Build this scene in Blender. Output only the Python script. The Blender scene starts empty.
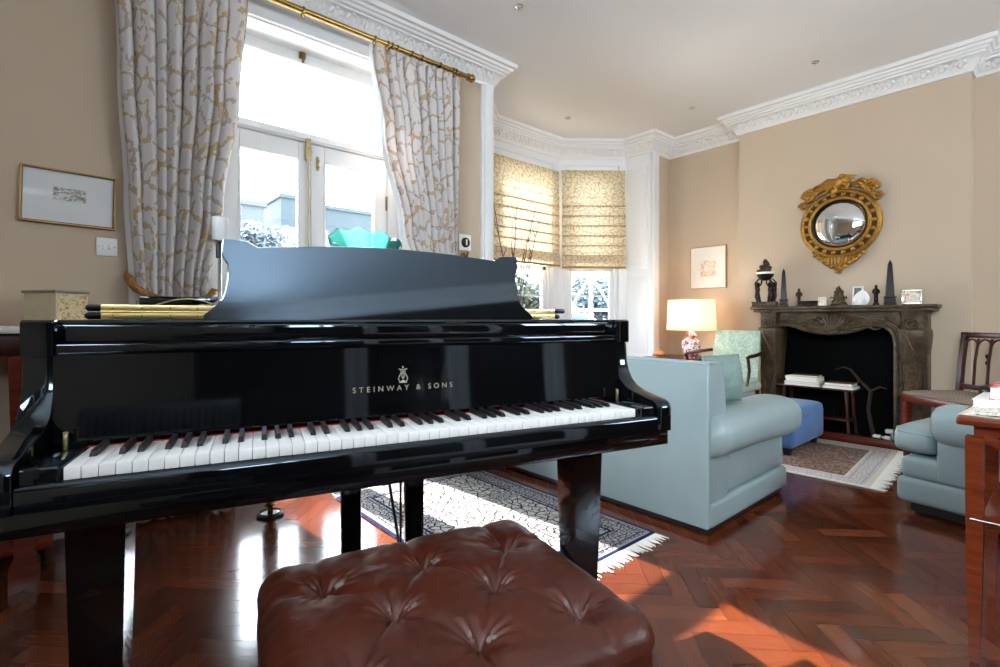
import bpy, bmesh, math, random
from math import sin, cos, pi, radians, sqrt, hypot, atan2
from mathutils import Vector, Matrix, noise as mnoise
random.seed(7)
SC = bpy.context.scene
COL = SC.collection

# ------------------------------------------------------------------ camera
cam = bpy.data.cameras.new('camera'); camo = bpy.data.objects.new('camera', cam); COL.objects.link(camo)
camo.location = (0, 0, 1.0); camo.rotation_euler = (radians(90), 0, radians(-41))
cam.sensor_width = 36; cam.lens = 17.82; cam.shift_y = -0.0145; cam.clip_start = .02; cam.clip_end = 300
SC.camera = camo
SC.view_settings.view_transform = 'Standard'; SC.view_settings.look = 'None'
SC.view_settings.gamma = 1; SC.view_settings.use_curve_mapping = False
SC.view_settings.exposure = 1.68
try:
    SC.cycles.use_denoising = True; SC.cycles.max_bounces = 10; SC.cycles.diffuse_bounces = 6
    SC.cycles.glossy_bounces = 5; SC.cycles.transparent_max_bounces = 12; SC.cycles.sample_clamp_indirect = 6
    SC.cycles.caustics_reflective = False; SC.cycles.caustics_refractive = False
except Exception: pass
# ------------------------------------------------------------------ sky, sun, window portals
w = bpy.data.worlds.new('sky'); SC.world = w; w.use_nodes = True
bg = w.node_tree.nodes['Background']; bg.inputs[0].default_value = (.80, .91, 1, 1); bg.inputs[1].default_value = 8.5
sl = bpy.data.lights.new('sun', 'SUN'); sl.energy = 9.5; sl.angle = radians(.6); sl.color = (1, .96, .90)
so = bpy.data.objects.new('sun', sl); COL.objects.link(so)
so.rotation_euler = Vector((.08, -1, -.905)).to_track_quat('-Z', 'Y').to_euler()
def portal(loc, rot, sx, sy):
    l = bpy.data.lights.new('sky_portal', 'AREA'); l.shape = 'RECTANGLE'; l.size = sx; l.size_y = sy
    l.cycles.is_portal = True
    o = bpy.data.objects.new('sky_portal', l); COL.objects.link(o); o.location = loc; o.rotation_euler = rot
portal((1.18, 3.42, 1.4), (radians(-90), 0, 0), 1.3, 2.7)
portal((3.68, 3.98, 1.6), (radians(-90), 0, 0), 1.1, 2.3)
portal((4.60, 3.68, 1.6), (radians(-90), 0, radians(-39)), .8, 2.3)
portal((-1.46, -.9, 2.32), (0, radians(-90), 0), .95, 3.5)  # this and the next two serve the windows added for fill

portal((-.65, -3.26, 2.45), (radians(90), 0, 0), 1.2, .74)
portal((3.9, -3.26, 2.32), (radians(90), 0, 0), 2.0, .95)
# ------------------------------------------------------------------ colour and material helpers
def lin(h):
    if isinstance(h, str):
        h = h.lstrip('#'); v = [int(h[i:i+2], 16)/255 for i in (0, 2, 4)]
        return tuple(x/12.92 if x <= .04045 else ((x+.055)/1.055)**2.4 for x in v) + (1,)
    return tuple(h) + ((1,) if len(h) == 3 else ())
class NT:
    def __init__(s, name):
        s.m = bpy.data.materials.new(name); s.m.use_nodes = True; s.t = s.m.node_tree
        s.b = s.t.nodes['Principled BSDF']; s.out = s.t.nodes['Material Output']
    def n(s, typ, **kw):
        x = s.t.nodes.new(typ)
        for k, v in kw.items():
            if k.startswith('i_'):
                key = k[2:]; key = int(key) if key.isdigit() else key.replace('_', ' ')
                x.inputs[key].default_value = v
            else: setattr(x, k, v)
        return x
    def l(s, a, b): s.t.links.new(a, b)
    def math(s, op, a, b=None, c=None):
        x = s.n('ShaderNodeMath', operation=op)
        for i, q in enumerate((a, b, c)):
            if q is None: continue
            if isinstance(q, (int, float)): x.inputs[i].default_value = q
            else: s.l(q, x.inputs[i])
        return x.outputs[0]
    def mix(s, fac, a, b):
        x = s.n('ShaderNodeMix', data_type='RGBA')
        for q, i in ((fac, 0), (a, 6), (b, 7)):
            if isinstance(q, (int, float)): x.inputs[i].default_value = q
            elif isinstance(q, (tuple, str)): x.inputs[i].default_value = lin(q)
            else: s.l(q, x.inputs[i])
        return x.outputs[2]
    def ramp(s, src, stops):
        x = s.n('ShaderNodeValToRGB'); e = x.color_ramp.elements
        while len(e) < len(stops): e.new(.5)
        for el, (p, c) in zip(e, stops):
            el.position = p; el.color = lin(c)
        s.l(src, x.inputs[0]); return x.outputs[0]
    def coord(s, kind='Object', scale=None):
        c = s.n('ShaderNodeTexCoord').outputs[kind]
        if scale is not None:
            mp = s.n('ShaderNodeMapping'); mp.inputs['Scale'].default_value = scale if isinstance(scale, tuple) else (scale,)*3
            s.l(c, mp.inputs[0]); c = mp.outputs[0]
        return c
    def noise(s, vec, scale, detail=4, rough=.55, dist=0):
        x = s.n('ShaderNodeTexNoise'); x.inputs['Scale'].default_value = scale; x.inputs['Detail'].default_value = detail
        x.inputs['Roughness'].default_value = rough; x.inputs['Distortion'].default_value = dist
        s.l(vec, x.inputs['Vector']); return x.outputs['Fac']
    def bump(s, h, strength=.3, dist=.01):
        x = s.n('ShaderNodeBump'); x.inputs['Strength'].default_value = strength; x.inputs['Distance'].default_value = dist
        s.l(h, x.inputs['Height']); s.l(x.outputs[0], s.b.inputs['Normal'])
    def set(s, col=None, rough=None, metal=None, spec=None, ior=None, coat=None, trans=None, sheen=None):
        b = s.b
        if col is not None:
            if isinstance(col, (tuple, str)): b.inputs['Base Color'].default_value = lin(col)
            else: s.l(col, b.inputs['Base Color'])
        for k, v in (('Roughness', rough), ('Metallic', metal), ('Specular IOR Level', spec), ('IOR', ior), ('Coat Weight', coat),
                     ('Transmission Weight', trans), ('Sheen Weight', sheen)):
            if v is not None:
                if isinstance(v, (int, float)): b.inputs[k].default_value = v
                else: s.l(v, b.inputs[k])
        return s
def simple(name, col, rough=.5, metal=0, var=0, vs=8, bump=0, bs=60, **kw):
    t = NT(name); c = lin(col)
    if var:
        f = t.noise(t.coord(), vs)
        a = tuple(max(0, x*(1-var)) for x in c[:3]); b = tuple(min(1, x*(1+var)) for x in c[:3])
        t.set(col=t.ramp(f, [(.3, a), (.7, b)]))
    else: t.set(col=tuple(c[:3]))
    if bump: t.bump(t.noise(t.coord(), bs), bump)
    t.set(rough=rough, metal=metal, **kw); return t.m
def wood(name, a, b, rough=.3, scale=(3, 3, 40), spec=.5):
    t = NT(name); v = t.coord('Object', scale)
    f = t.noise(v, 1.2, 6, .6, 1.2); t.set(col=t.ramp(f, [(.3, a), (.7, b)]), rough=rough, spec=spec); return t.m
M = {}
M['wall'] = simple('wall_paint', '#c2af99', .75, var=.02, vs=2, spec=.25)
M['unlitwall'] = wood('unlit_room_brown', '#1d1512', '#2a1e18', .5)  # dark tone stands in for the unlit rear room mirrored in the piano
M['white'] = simple('white_gloss_paint', '#e4e4e4', .35)
M['ceil'] = simple('ceiling_paint', '#ebebec', .9, spec=.1)
M['plaster'] = simple('cornice_plaster', '#e6e4e2', .7, spec=.2)
for k_, ior_, tint_ in (('black', 1.7, (.7, .85, 1, 1)), ('desksheen', 2.9, (.55, .76, 1, 1))):  # tint and high IOR put the ceiling's blue daylight into the finish
    t = NT(k_+'_lacquer'); t.set(col=(.0022, .0023, .0027), rough=.045, ior=ior_); t.b.inputs['Specular Tint'].default_value = tint_; M[k_] = t.m
M['blacksatin'] = simple('black_satin', (.006, .006, .007), .35)
M['ivory'] = simple('white_key_acrylic', '#eeeeec', .18)
M['ebony'] = simple('black_key', (.008, .008, .009), .38, spec=.35)
M['felt'] = simple('red_felt', '#8c0f1c', .9)
M['brass'] = simple('brass', '#a5854c', .25, 1, var=.08, vs=20)
M['oldbrass'] = simple('old_brass', '#8f7444', .28, 1, var=.15, vs=30)
M['palebrass'] = simple('pale_brass', '#e2cd90', .30, 1)
M['boltbrass'] = simple('pale_worn_brass', '#b7a079', .4, .6)
M['chrome'] = simple('chrome', '#d8d8d8', .15, 1)
M['gilt_letter'] = simple('gold_lettering', '#c8bfa6', .35, .6)
M['gold'] = simple('gilt_wood', '#a87a34', .42, .7, var=.3, vs=40, bump=.3, bs=120)
M['plate'] = simple('iron_plate_gold', '#a98140', .35, .8)
M['blueleather'] = simple('blue_leather', '#8fa0a2', .38, var=.05, vs=5, bump=.05, bs=90)
M['greencush'] = simple('green_cushion_cloth', '#7d948d', .6, var=.05, vs=9, bump=.1, bs=40)
M['velvet'] = simple('blue_velvet', '#426a9c', .8, var=.10, vs=6, sheen=.15)
M['dark'] = simple('dark_plinth', '#15100e', .5)
M['mahog'] = wood('mahogany', '#4a160c', '#6f2a14', .25)
M['darkmahog'] = wood('dark_mahogany', '#2a0f0a', '#43190f', .3)
M['tablewood'] = wood('satinwood_table', '#4f1d0c', '#722f14', .25)
M['palewood'] = wood('pale_wood', '#a9713c', '#c58f55', .4)
M['bronze'] = simple('dark_bronze', '#2a201a', .35, .6, var=.3, vs=40)
M['bronze2'] = simple('brown_bronze', '#4a3a26', .4, .6, var=.4, vs=60, bump=.4, bs=150)
M['obel'] = simple('dark_red_marble', '#1e1010', .35, var=.6, vs=45, spec=.25)
M['porcelain'] = simple('white_porcelain', '#e8e8e6', .25)
M['paper'] = simple('paper', '#ece8de', .8, var=.02, vs=60)
M['pages'] = simple('book_pages', '#e5dfd2', .85)
M['greyprint'] = simple('grey_print', '#6d7478', .7, var=.5, vs=40)
M['silver'] = simple('silver_frame', '#d5d2c8', .25, .9)
M['soot'] = simple('black_cast_iron', (.004, .004, .004), .9, spec=.05)
M['soil'] = simple('terrace_stone', '#b9b4a8', .9, var=.1)
# chimneypiece marble
t = NT('brown_green_marble'); v = t.coord()
f1 = t.noise(v, 9, 8, .65, 1.6); f2 = t.noise(v, 30, 6, .6, .5)
c = t.ramp(f1, [(.30, '#1d150c'), (.46, '#473722'), (.56, '#614e35'), (.63, '#281e13'), (.8, '#8e7b5e')])
t.set(col=t.mix(t.math('MULTIPLY', f2, .5), c, '#2a221b'), rough=.42, spec=.35); t.bump(t.noise(v, 45, 5), .35, .012); M['marble'] = t.m
t = NT('console_stone'); v = t.coord(); t.set(col=t.ramp(t.noise(v, 14, 6), [(.3, '#b9b3ad'), (.7, '#d8d4d0')]), rough=.3); M['stone'] = t.m
# brown leather
t = NT('brown_leather'); v = t.coord(); f = t.noise(v, 7, 4)
t.set(col=t.ramp(f, [(.3, '#41190f'), (.7, '#522315')]), rough=t.math('MULTIPLY_ADD', t.noise(v, 30, 5), .22, .24), ior=1.5)
vo = t.n('ShaderNodeTexVoronoi', feature='F1'); vo.inputs['Scale'].default_value = 420; t.l(v, vo.inputs['Vector'])
t.bump(t.math('ADD', t.math('MULTIPLY', vo.outputs['Distance'], .25), t.math('MULTIPLY', t.noise(v, 55, 5, .6, 1), .8)), .22, .004); M['leather'] = t.m
# parquet: each block keeps its own tone (face attribute), grain runs along its UV
t = NT('mahogany_parquet'); at = t.n('ShaderNodeAttribute', attribute_name='tone'); uvn = t.coord('UV', (6, 60, 1))
g = t.noise(uvn, 1.3, 7, .62, .8); g2 = t.noise(t.coord('Object'), 1.3, 3)
base = t.ramp(at.outputs['Fac'], [(0, '#431a0e'), (.35, '#5c2914'), (.7, '#6e341c'), (1, '#874a2d')])
c = t.mix(t.math('MULTIPLY_ADD', g, 1.1, -.25), base, '#3c1d12'); t.set(col=c)
t.set(rough=t.math('MULTIPLY_ADD', g, .16, t.math('MULTIPLY', g2, .14)), ior=1.5); t.b.inputs['Coat Weight'].default_value = .12; t.b.inputs['Coat Roughness'].default_value = .10
t.bump(t.math('ADD', g, t.math('MULTIPLY', at.outputs['Fac'], .4)), .06, .004); M['parquet'] = t.m
# glazing that lets sunlight through
t = NT('window_glass'); tr = t.n('ShaderNodeBsdfTransparent'); gl = t.n('ShaderNodeBsdfGlossy'); gl.inputs['Roughness'].default_value = .02
fr = t.n('ShaderNodeFresnel'); fr.inputs[0].default_value = 1.3; mx = t.n('ShaderNodeMixShader')
t.l(fr.outputs[0], mx.inputs[0]); t.l(tr.outputs[0], mx.inputs[1]); t.l(gl.outputs[0], mx.inputs[2]); t.l(mx.outputs[0], t.out.inputs[0]); M['glass'] = t.m
t = NT('turquoise_glass'); tr = t.n('ShaderNodeBsdfTransparent'); tr.inputs[0].default_value = (.50, .93, .90, 1); tl = t.n('ShaderNodeBsdfTranslucent'); tl.inputs[0].default_value = lin('#8fe6df')
mx = t.n('ShaderNodeMixShader'); mx.inputs[0].default_value = .55; t.l(tr.outputs[0], mx.inputs[1]); t.l(tl.outputs[0], mx.inputs[2])
gl = t.n('ShaderNodeBsdfGlossy'); gl.inputs['Roughness'].default_value = .05; lw = t.n('ShaderNodeFresnel'); m2 = t.n('ShaderNodeMixShader')
t.l(lw.outputs[0], m2.inputs[0]); t.l(mx.outputs[0], m2.inputs[1]); t.l(gl.outputs[0], m2.inputs[2]); t.l(m2.outputs[0], t.out.inputs[0]); M['turq'] = t.m
# patterned fabrics
def vine(name, basec, linec, line2, scale, width, transl=0, tcol=None):
    t = NT(name); uvc = t.coord('UV', scale)
    nz = t.n('ShaderNodeTexNoise'); nz.inputs['Scale'].default_value = 2.2; nz.inputs['Detail'].default_value = 2; t.l(uvc, nz.inputs['Vector'])
    ad = t.n('ShaderNodeVectorMath', operation='SCALE'); ad.inputs['Scale'].default_value = .55; t.l(nz.outputs['Color'], ad.inputs[0])
    sm = t.n('ShaderNodeVectorMath', operation='ADD'); t.l(uvc, sm.inputs[0]); t.l(ad.outputs[0], sm.inputs[1])
    vo = t.n('ShaderNodeTexVoronoi', feature='DISTANCE_TO_EDGE', voronoi_dimensions='2D'); vo.inputs['Scale'].default_value = 1; t.l(sm.outputs[0], vo.inputs['Vector'])
    gap = t.noise(uvc, 1.9, 2); wv = t.math('MULTIPLY_ADD', t.noise(uvc, 1.1, 1), width*1.2, width*.4)
    line = t.math('LESS_THAN', vo.outputs['Distance'], wv)
    line = t.math('MULTIPLY', line, t.math('GREATER_THAN', gap, .44))
    lc = t.mix(t.math('GREATER_THAN', t.noise(uvc, .8, 1), .5), linec, line2)
    c = t.mix(line, basec, lc); t.set(col=c, rough=.85, spec=.1)
    if transl:
        tb = t.n('ShaderNodeBsdfTranslucent'); t.l(t.mix(1.0, c, c) if tcol is None else t.mix(line, tcol, lc), tb.inputs[0])
        mx = t.n('ShaderNodeMixShader'); mx.inputs[0].default_value = transl
        t.l(t.b.outputs[0], mx.inputs[1]); t.l(tb.outputs[0], mx.inputs[2]); t.l(mx.outputs[0], t.out.inputs[0])
    return t.m
M['curtain'] = vine('coral_vine_curtain_cloth', '#dcd7d6', '#c6ae8c', '#bdb0a5', (9.6, 9.6, 9.6), .10, .22)
M['lining'] = simple('curtain_lining', '#e2e4e8', .85, spec=.1)
M['blind'] = vine('blind_cloth', '#d0bc9c', '#ab9470', '#b19d7b', (17, 17, 17), .09, .13, '#e6d6b8')

# ------------------------------------------------------------------ mesh helpers
class MB:
    """collects shapes; build() links them as ONE mesh object"""
    def __init__(s): s.bm = bmesh.new(); s.uv = s.bm.loops.layers.uv.new('UVMap')
    def _merge(s, tmp, mat=None):
        if mat is not None: bmesh.ops.transform(tmp, matrix=mat, verts=tmp.verts)
        me = bpy.data.meshes.new('tmp'); tmp.to_mesh(me); tmp.free(); s.bm.from_mesh(me); bpy.data.meshes.remove(me); return s
    def box(s, x0, x1, y0, y1, z0, z1, bev=0, seg=2, mat=None):
        t = bmesh.new(); bmesh.ops.create_cube(t, size=1)
        for v in t.verts: v.co = Vector((x0+(v.co.x+.5)*(x1-x0), y0+(v.co.y+.5)*(y1-y0), z0+(v.co.z+.5)*(z1-z0)))
        if bev:
            bev = min(bev, .49*min(abs(x1-x0), abs(y1-y0), abs(z1-z0)))
            bmesh.ops.bevel(t, geom=t.edges[:], offset=bev, segments=seg, profile=.5, affect='EDGES')
        return s._merge(t, mat)
    def prism(s, poly, a, b, axis='z', bev=0, seg=2, mat=None):
        def P(p, h):
            return {'z': (p[0], p[1], h), 'y': (p[0], h, p[1]), 'x': (h, p[0], p[1])}[axis]
        t = bmesh.new(); A = [t.verts.new(P(p, a)) for p in poly]; B = [t.verts.new(P(p, b)) for p in poly]
        n = len(poly); fa = t.faces.new(A[::-1]); fb = t.faces.new(B)
        for i in range(n): t.faces.new((A[i], A[(i+1) % n], B[(i+1) % n], B[i]))
        bmesh.ops.recalc_face_normals(t, faces=t.faces)
        if bev:
            ed = [e for e in t.edges if (fa in e.link_faces or fb in e.link_faces)]
            bmesh.ops.bevel(t, geom=ed, offset=bev, segments=seg, profile=.5, affect='EDGES')
        return s._merge(t, mat)
    def loft(s, rings, cap=True, closed=True, mat=None):
        t = bmesh.new(); R = [[t.verts.new(p) for p in r] for r in rings]
        for a, b in zip(R, R[1:]):
            n = len(a)
            for i in range(n if closed else n-1): t.faces.new((a[i], a[(i+1) % n], b[(i+1) % n], b[i]))
        if cap: t.faces.new(R[0][::-1]); t.faces.new(R[-1])
        bmesh.ops.recalc_face_normals(t, faces=t.faces)
        return s._merge(t, mat)
    def lathe(s, prof, c=(0, 0, 0), seg=24, mat=None):
        rings = [[(c[0]+r*cos(2*pi*i/seg), c[1]+r*sin(2*pi*i/seg), c[2]+z) for i in range(seg)] for r, z in [(max(r, 1e-4), z) for r, z in prof]]
        return s.loft(rings, mat=mat)
    def tube(s, pts, rad, seg=8, mat=None, closed=False):
        pts = [Vector(p) for p in pts]; n = len(pts); rings = []; up = None
        for i, p in enumerate(pts):
            d = ((pts[(i+1) % n] if (closed or i < n-1) else p) - (pts[i-1] if (closed or i > 0) else p)).normalized()
            if up is None: up = Vector((0, 0, 1)) if abs(d.z) < .9 else Vector((1, 0, 0))
            x = d.cross(up)
            if x.length < 1e-5: x = d.orthogonal()
            x.normalize(); y = x.cross(d).normalized(); up = y
            r = rad[i] if isinstance(rad, (list, tuple)) else rad
            rings.append([p + x*r*cos(2*pi*k/seg) + y*r*sin(2*pi*k/seg) for k in range(seg)])
        if closed: rings.append(rings[0]); return s.loft(rings, cap=False, mat=mat)
        return s.loft(rings, mat=mat)
    def ell(s, c, r, rot=(0, 0, 0), seg=14, mat=None):
        t = bmesh.new(); bmesh.ops.create_uvsphere(t, u_segments=seg, v_segments=max(6, seg*2//3), radius=1)
        from mathutils import Euler
        m = Matrix.Translation(c) @ Euler(rot).to_matrix().to_4x4() @ Matrix.Diagonal((r[0], r[1], r[2], 1))
        return s._merge(t, m if mat is None else mat @ m)
    def sup(s, c, r, e1=.35, e2=.35, nu=28, nv=16, mat=None):
        """superellipsoid: a plump cushion"""
        f = lambda w, e: math.copysign(abs(w)**e, w)
        rings = []
        for j in range(nv+1):
            a = -pi/2 + pi*j/nv
            ca, sa = f(cos(a), e1), f(sin(a), e1)
            rings.append([(c[0]+r[0]*max(ca, .002)*f(cos(2*pi*i/nu), e2), c[1]+r[1]*max(ca, .002)*f(sin(2*pi*i/nu), e2), c[2]+r[2]*sa) for i in range(nu)])
        return s.loft(rings, mat=mat)
    def grid(s, fn, nu, nv, uvf=None, mat=None):
        t = bmesh.new(); L = t.loops.layers.uv.new('UVMap')
        V = [[t.verts.new(fn(i/nu, j/nv)) for i in range(nu+1)] for j in range(nv+1)]
        for j in range(nv):
            for i in range(nu):
                fc = t.faces.new((V[j][i], V[j][i+1], V[j+1][i+1], V[j+1][i]))
                for lp, (a, b) in zip(fc.loops, ((i, j), (i+1, j), (i+1, j+1), (i, j+1))):
                    lp[L].uv = uvf(a/nu, b/nv) if uvf else (a/nu, b/nv)
        return s._merge(t, mat)
    def build(s, name, mat, parent=None, smooth=35, loc=None, mods=None):
        me = bpy.data.meshes.new(name); s.bm.to_mesh(me); s.bm.free()
        if smooth is not None:
            me.polygons.foreach_set('use_smooth', [True]*len(me.polygons)); me.set_sharp_from_angle(angle=radians(smooth))
        me.materials.append(M[mat] if isinstance(mat, str) else mat)
        o = bpy.data.objects.new(name, me); COL.objects.link(o)
        if parent is not None: o.parent = parent
        if loc is not None: o.location = loc
        return o
def tag(o, label=None, cat=None, group=None, kind=None):
    for k, v in (('label', label), ('category', cat), ('group', group), ('kind', kind)):
        if v: o[k] = v
    return o
def thing(name, loc, label, cat, rz=0, group=None, kind=None):
    o = bpy.data.objects.new(name, None); COL.objects.link(o); o.empty_display_size = .1
    o.location = loc; o.rotation_euler = (0, 0, rz); return tag(o, label, cat, group, kind)
def copy_tree(o, parent=None):
    c = o.copy(); COL.objects.link(c); c.parent = parent
    for ch in list(o.children): copy_tree(ch, c)
    return c
def structure(o, label, cat): return tag(o, label, cat, kind='structure')

# ================================================================== SETTING
WY, CZ, T = 3.03, 3.02, .28
XW, YS, XA, XB = -1.4, -3.0, 5.22, 5.05
# --- parquet floor in 45 degree herringbone
room = [(XW, YS), (XA, YS), (XA, WY), (4.83, WY), (4.83, 3.35), (4.22, 3.85), (3.15, 3.85), (2.54, 3.35), (2.54, WY), (1.9, WY), (1.9, 3.4), (.5, 3.4), (.5, WY), (XW, WY)]
def inside(x, y):
    r = False
    for i in range(len(room)):
        (x1, y1), (x2, y2) = room[i-1], room[i]
        if (y1 > y) != (y2 > y) and x < (x2-x1)*(y-y1)/(y2-y1)+x1: r = not r
    return r
bm = bmesh.new(); uvl = bm.loops.layers.uv.new('UVMap'); tones = []
PW, K = .07, 4; g = .0007
ca = cos(pi/4)
def rot45(x, y): return ((x-y)*ca+1.3, (x+y)*ca)
for tt in range(-100, 101):
    for mm in range(-13, 14):
        for hv in (0, 1):
            x0, y0 = (tt+2*K*mm, tt) if hv == 0 else (tt+K+2*K*mm, tt-K+1)
            wd, ht = (K, 1) if hv == 0 else (1, K)
            X0, X1, Y0, Y1 = x0*PW+g, (x0+wd)*PW-g, y0*PW+g, (y0+ht)*PW-g
            cx, cy = rot45((X0+X1)/2, (Y0+Y1)/2)
            if not inside(cx, cy): 
                ok = any(inside(cx+dx, cy+dy) for dx in (-.12, .12) for dy in (-.12, .12))
                if not ok: continue
            vs = [bm.verts.new((*rot45(a, b), 0)) for a, b in ((X0, Y0), (X1, Y0), (X1, Y1), (X0, Y1))]
            fc = bm.faces.new(vs); o1, o2 = random.random()*9, random.random()*9
            L_, W_ = K*PW, PW
            uvs = ((0, 0), (L_, 0), (L_, W_), (0, W_)) if hv == 0 else ((0, 0), (0, W_), (L_, W_), (L_, 0))
            for lp, q in zip(fc.loops, uvs): lp[uvl].uv = (q[0]+o1, q[1]+o2)
            tones.append(min(1, max(0, random.gauss(.5, .24))))
me = bpy.data.meshes.new('floor'); bm.to_mesh(me); bm.free()
at = me.attributes.new('tone', 'FLOAT', 'FACE'); at.data.foreach_set('value', tones)
me.materials.append(M['parquet']); fl = bpy.data.objects.new('floor', me); COL.objects.link(fl)
structure(fl, 'red brown herringbone parquet floor across the whole room', 'floor')
b = MB(); b.box(XW-.1, XA+.1, YS-.1, WY+.02, -.12, -.004); b.box(2.3, 5.0, WY, 3.95, -.12, -.004); b.box(.4, 2, WY, 3.4, -.12, -.004)
structure(b.build('floor_base', 'darkmahog'), 'dark subfloor showing in the joints of the parquet', 'floor')
b = MB(); b.box(XW-.2, XA+.25, YS-.2, WY+T, CZ, CZ+.15); b.box(2.28, 5.09, WY+T, 4.09, CZ, CZ+.15)
structure(b.build('ceiling', 'ceil'), 'plain off white ceiling with small downlights', 'ceiling')
# --- walls

b = MB()
b.box(XW-.2, .55, WY, WY+T, 0, CZ); b.box(.55, 1.82, WY, WY+T, 2.71, CZ); b.box(1.82, 2.50, WY, WY+T, 0, CZ); b.box(4.87, XA+.25, WY, WY+T, 0, CZ)
structure(b.build('wall_north', 'wall'), 'tan wall with the garden doors and the left picture', 'wall')
b = MB(); b.box(XA, XA+.25, -3.2, WY+T, 0, CZ)
structure(b.build('wall_east', 'wall'), 'tan wall of the alcoves beside the chimney breast', 'wall')
b = MB(); b.box(XB, XA, .48, .86, 0, CZ); b.box(XB, XA, 1.83, 2.17, 0, CZ); b.box(XB, XA, .86, 1.83, .96, CZ)
structure(b.build('wall_chimney_breast', 'wall'), 'tan chimney breast behind the marble fireplace', 'wall')
b = MB(); b.box(XW-.2, XW, -3.2, -2.65, 0, CZ); b.box(XW-.2, XW, .85, WY, 0, CZ); b.box(XW-.2, XW, -2.65, .85, 0, 1.85); b.box(XW-.2, XW, -2.65, .85, 2.8, CZ)
structure(b.build('wall_west', 'wall'), 'tan side wall left of the piano', 'wall')
b = MB(); b.box(XW-.2, -1.25, YS-.2, YS, 0, CZ); b.box(-1.25, -.05, YS-.2, YS, 0, 2.08); b.box(-1.25, -.05, YS-.2, YS, 2.82, CZ); b.box(-.05, .1, YS-.2, YS, 0, CZ); b.box(2.3, 2.9, YS-.2, YS, 0, CZ); b.box(4.9, XA+.25, YS-.2, YS, 0, CZ); b.box(2.9, 4.9, YS-.2, YS, 0, 1.85); b.box(2.9, 4.9, YS-.2, YS, 2.8, CZ); b.box(.1, 2.3, YS-.2, YS, 2.3, CZ)
b.box(-.4, 2.8, -5.2, -5.1, 0, 2.6); b.box(-.5, -.4, -5.2, -3.2, 0, 2.6); b.box(2.8, 2.9, -5.2, -3.2, 0, 2.6); b.box(-.5, 2.9, -5.2, -3.2, 2.6, 2.7); b.box(-.5, 2.9, -5.2, -3.1, -.1, -.02)
structure(b.build('wall_south', 'unlitwall'), 'wall behind the camera, coloured dark to mirror as an unlit room', 'wall')
# --- bay
def seg_box(b, p, q, t0, t1, z0, z1, s0=0, s1=None, bev=0):
    """box along p-q, from s0 to s1 along it, t0..t1 outward (left of p->q)"""
    d = Vector((q[0]-p[0], q[1]-p[1])); Ln = d.length; d.normalize(); s1 = Ln if s1 is None else s1
    m = Matrix(((d.x, -d.y, 0, p[0]), (d.y, d.x, 0, p[1]), (0, 0, 1, 0), (0, 0, 0, 1)))
    b.box(s0, s1, t0, t1, z0, z1, bev, mat=m)
BAY = [(2.54, WY), (2.54, 3.35), (3.15, 3.85), (4.22, 3.85), (4.83, 3.35), (4.83, WY)]
b = MB()
for i, (p, q) in enumerate(zip(BAY, BAY[1:])):
    if i in (0, 4): seg_box(b, p, q, 0, .26, 0, CZ, s0=.003 if i == 0 else 0, s1=None if i == 0 else .317)
    else: seg_box(b, p, q, 0, .24, 0, .45); seg_box(b, p, q, 0, .24, 2.76, CZ)
structure(b.build('wall_bay', 'white'), 'white painted bay below and above its sash windows', 'wall')
def sash_window(name, p, q, label):
    L = hypot(q[0]-p[0], q[1]-p[1]); t = thing(name, (p[0], p[1], 0), label, 'window', atan2(q[1]-p[1], q[0]-p[0]), kind='structure')
    b = MB(); b.box(-.07, .085, -.012, .2, .45, 2.76, .008); b.box(L-.085, L+.07, -.012, .2, .45, 2.76, .008)
    b.box(.085, L-.085, .0, .2, 2.68, 2.76, .008); b.box(.085, L-.085, -.03, .2, .43, .5, .008)
    b.box(.085, .13, .03, .12, .5, 2.68, .006); b.box(L-.13, L-.085, .03, .12, .5, 2.68, .006)
    b.build('window_frame', 'white', t)
    b = MB(); b.box(.13, .18, .06, .1, .5, 1.6, .005); b.box(L-.18, L-.13, .06, .1, .5, 1.6, .005); b.box(.13, L-.13, .06, .1, .5, .58, .005); b.box(.13, L-.13, .06, .1, 1.55, 1.6, .005)
    b.box(.18, L-.18, .07, .09, 1.255, 1.275)
    b.build('lower_sash', 'white', t)
    b = MB(); b.box(.13, .18, .11, .15, 1.56, 2.68, .005); b.box(L-.18, L-.13, .11, .15, 1.56, 2.68, .005); b.box(.13, L-.13, .11, .15, 2.62, 2.68, .005); b.box(.13, L-.13, .11, .15, 1.56, 1.6, .005)
    b.build('upper_sash', 'white', t)
    b = MB(); b.box(.17, L-.17, .078, .082, .55, 1.58); b.box(.17, L-.17, .128, .132, 1.58, 2.65); b.build('glass_pane', 'glass', t)
    return t
sash_window('window_2', BAY[2], BAY[3], 'sash window in the middle of the white bay')
sash_window('window_3', BAY[3], BAY[4], 'sash window on the right slant of the white bay')
sash_window('window_4', BAY[1], BAY[2], 'sash window on the left slant of the white bay')
# panelled shutter linings on the right jamb, architraves
b = MB(); b.box(4.822, 4.832, 3.06, 3.33, 1.55, 2.70, .004); b.box(4.822, 4.832, 3.06, 3.33, .55, 1.48, .004); b.box(4.815, 4.832, 3.09, 3.30, 1.62, 2.62, .006); b.box(4.815, 4.832, 3.09, 3.30, .62, 1.42, .006)
b.box(4.825, 4.97, 3.0, 3.04, 0, 2.84, .008); b.box(4.825, 4.93, 2.985, 3.02, 0, 2.84, .008)
structure(b.build('trim_1', 'white'), 'white architrave and panelled lining on the right side of the bay', 'trim')
b = MB(); b.box(2.425, 2.545, 3.0, 3.04, 0, 2.84, .008); b.box(2.44, 2.53, 2.985, 3.02, 0, 2.84, .008)
structure(b.build('trim_2', 'white'), 'white architrave between the garden doors and the bay', 'trim')
b = MB(); b.box(.52, .58, 3.0, 3.045, 0, 2.71, .006); b.box(1.79, 1.85, 3.0, 3.045, 0, 2.71, .006); b.box(.4, 1.97, 3.005, 3.035, 2.71, 2.85, .004)
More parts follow.
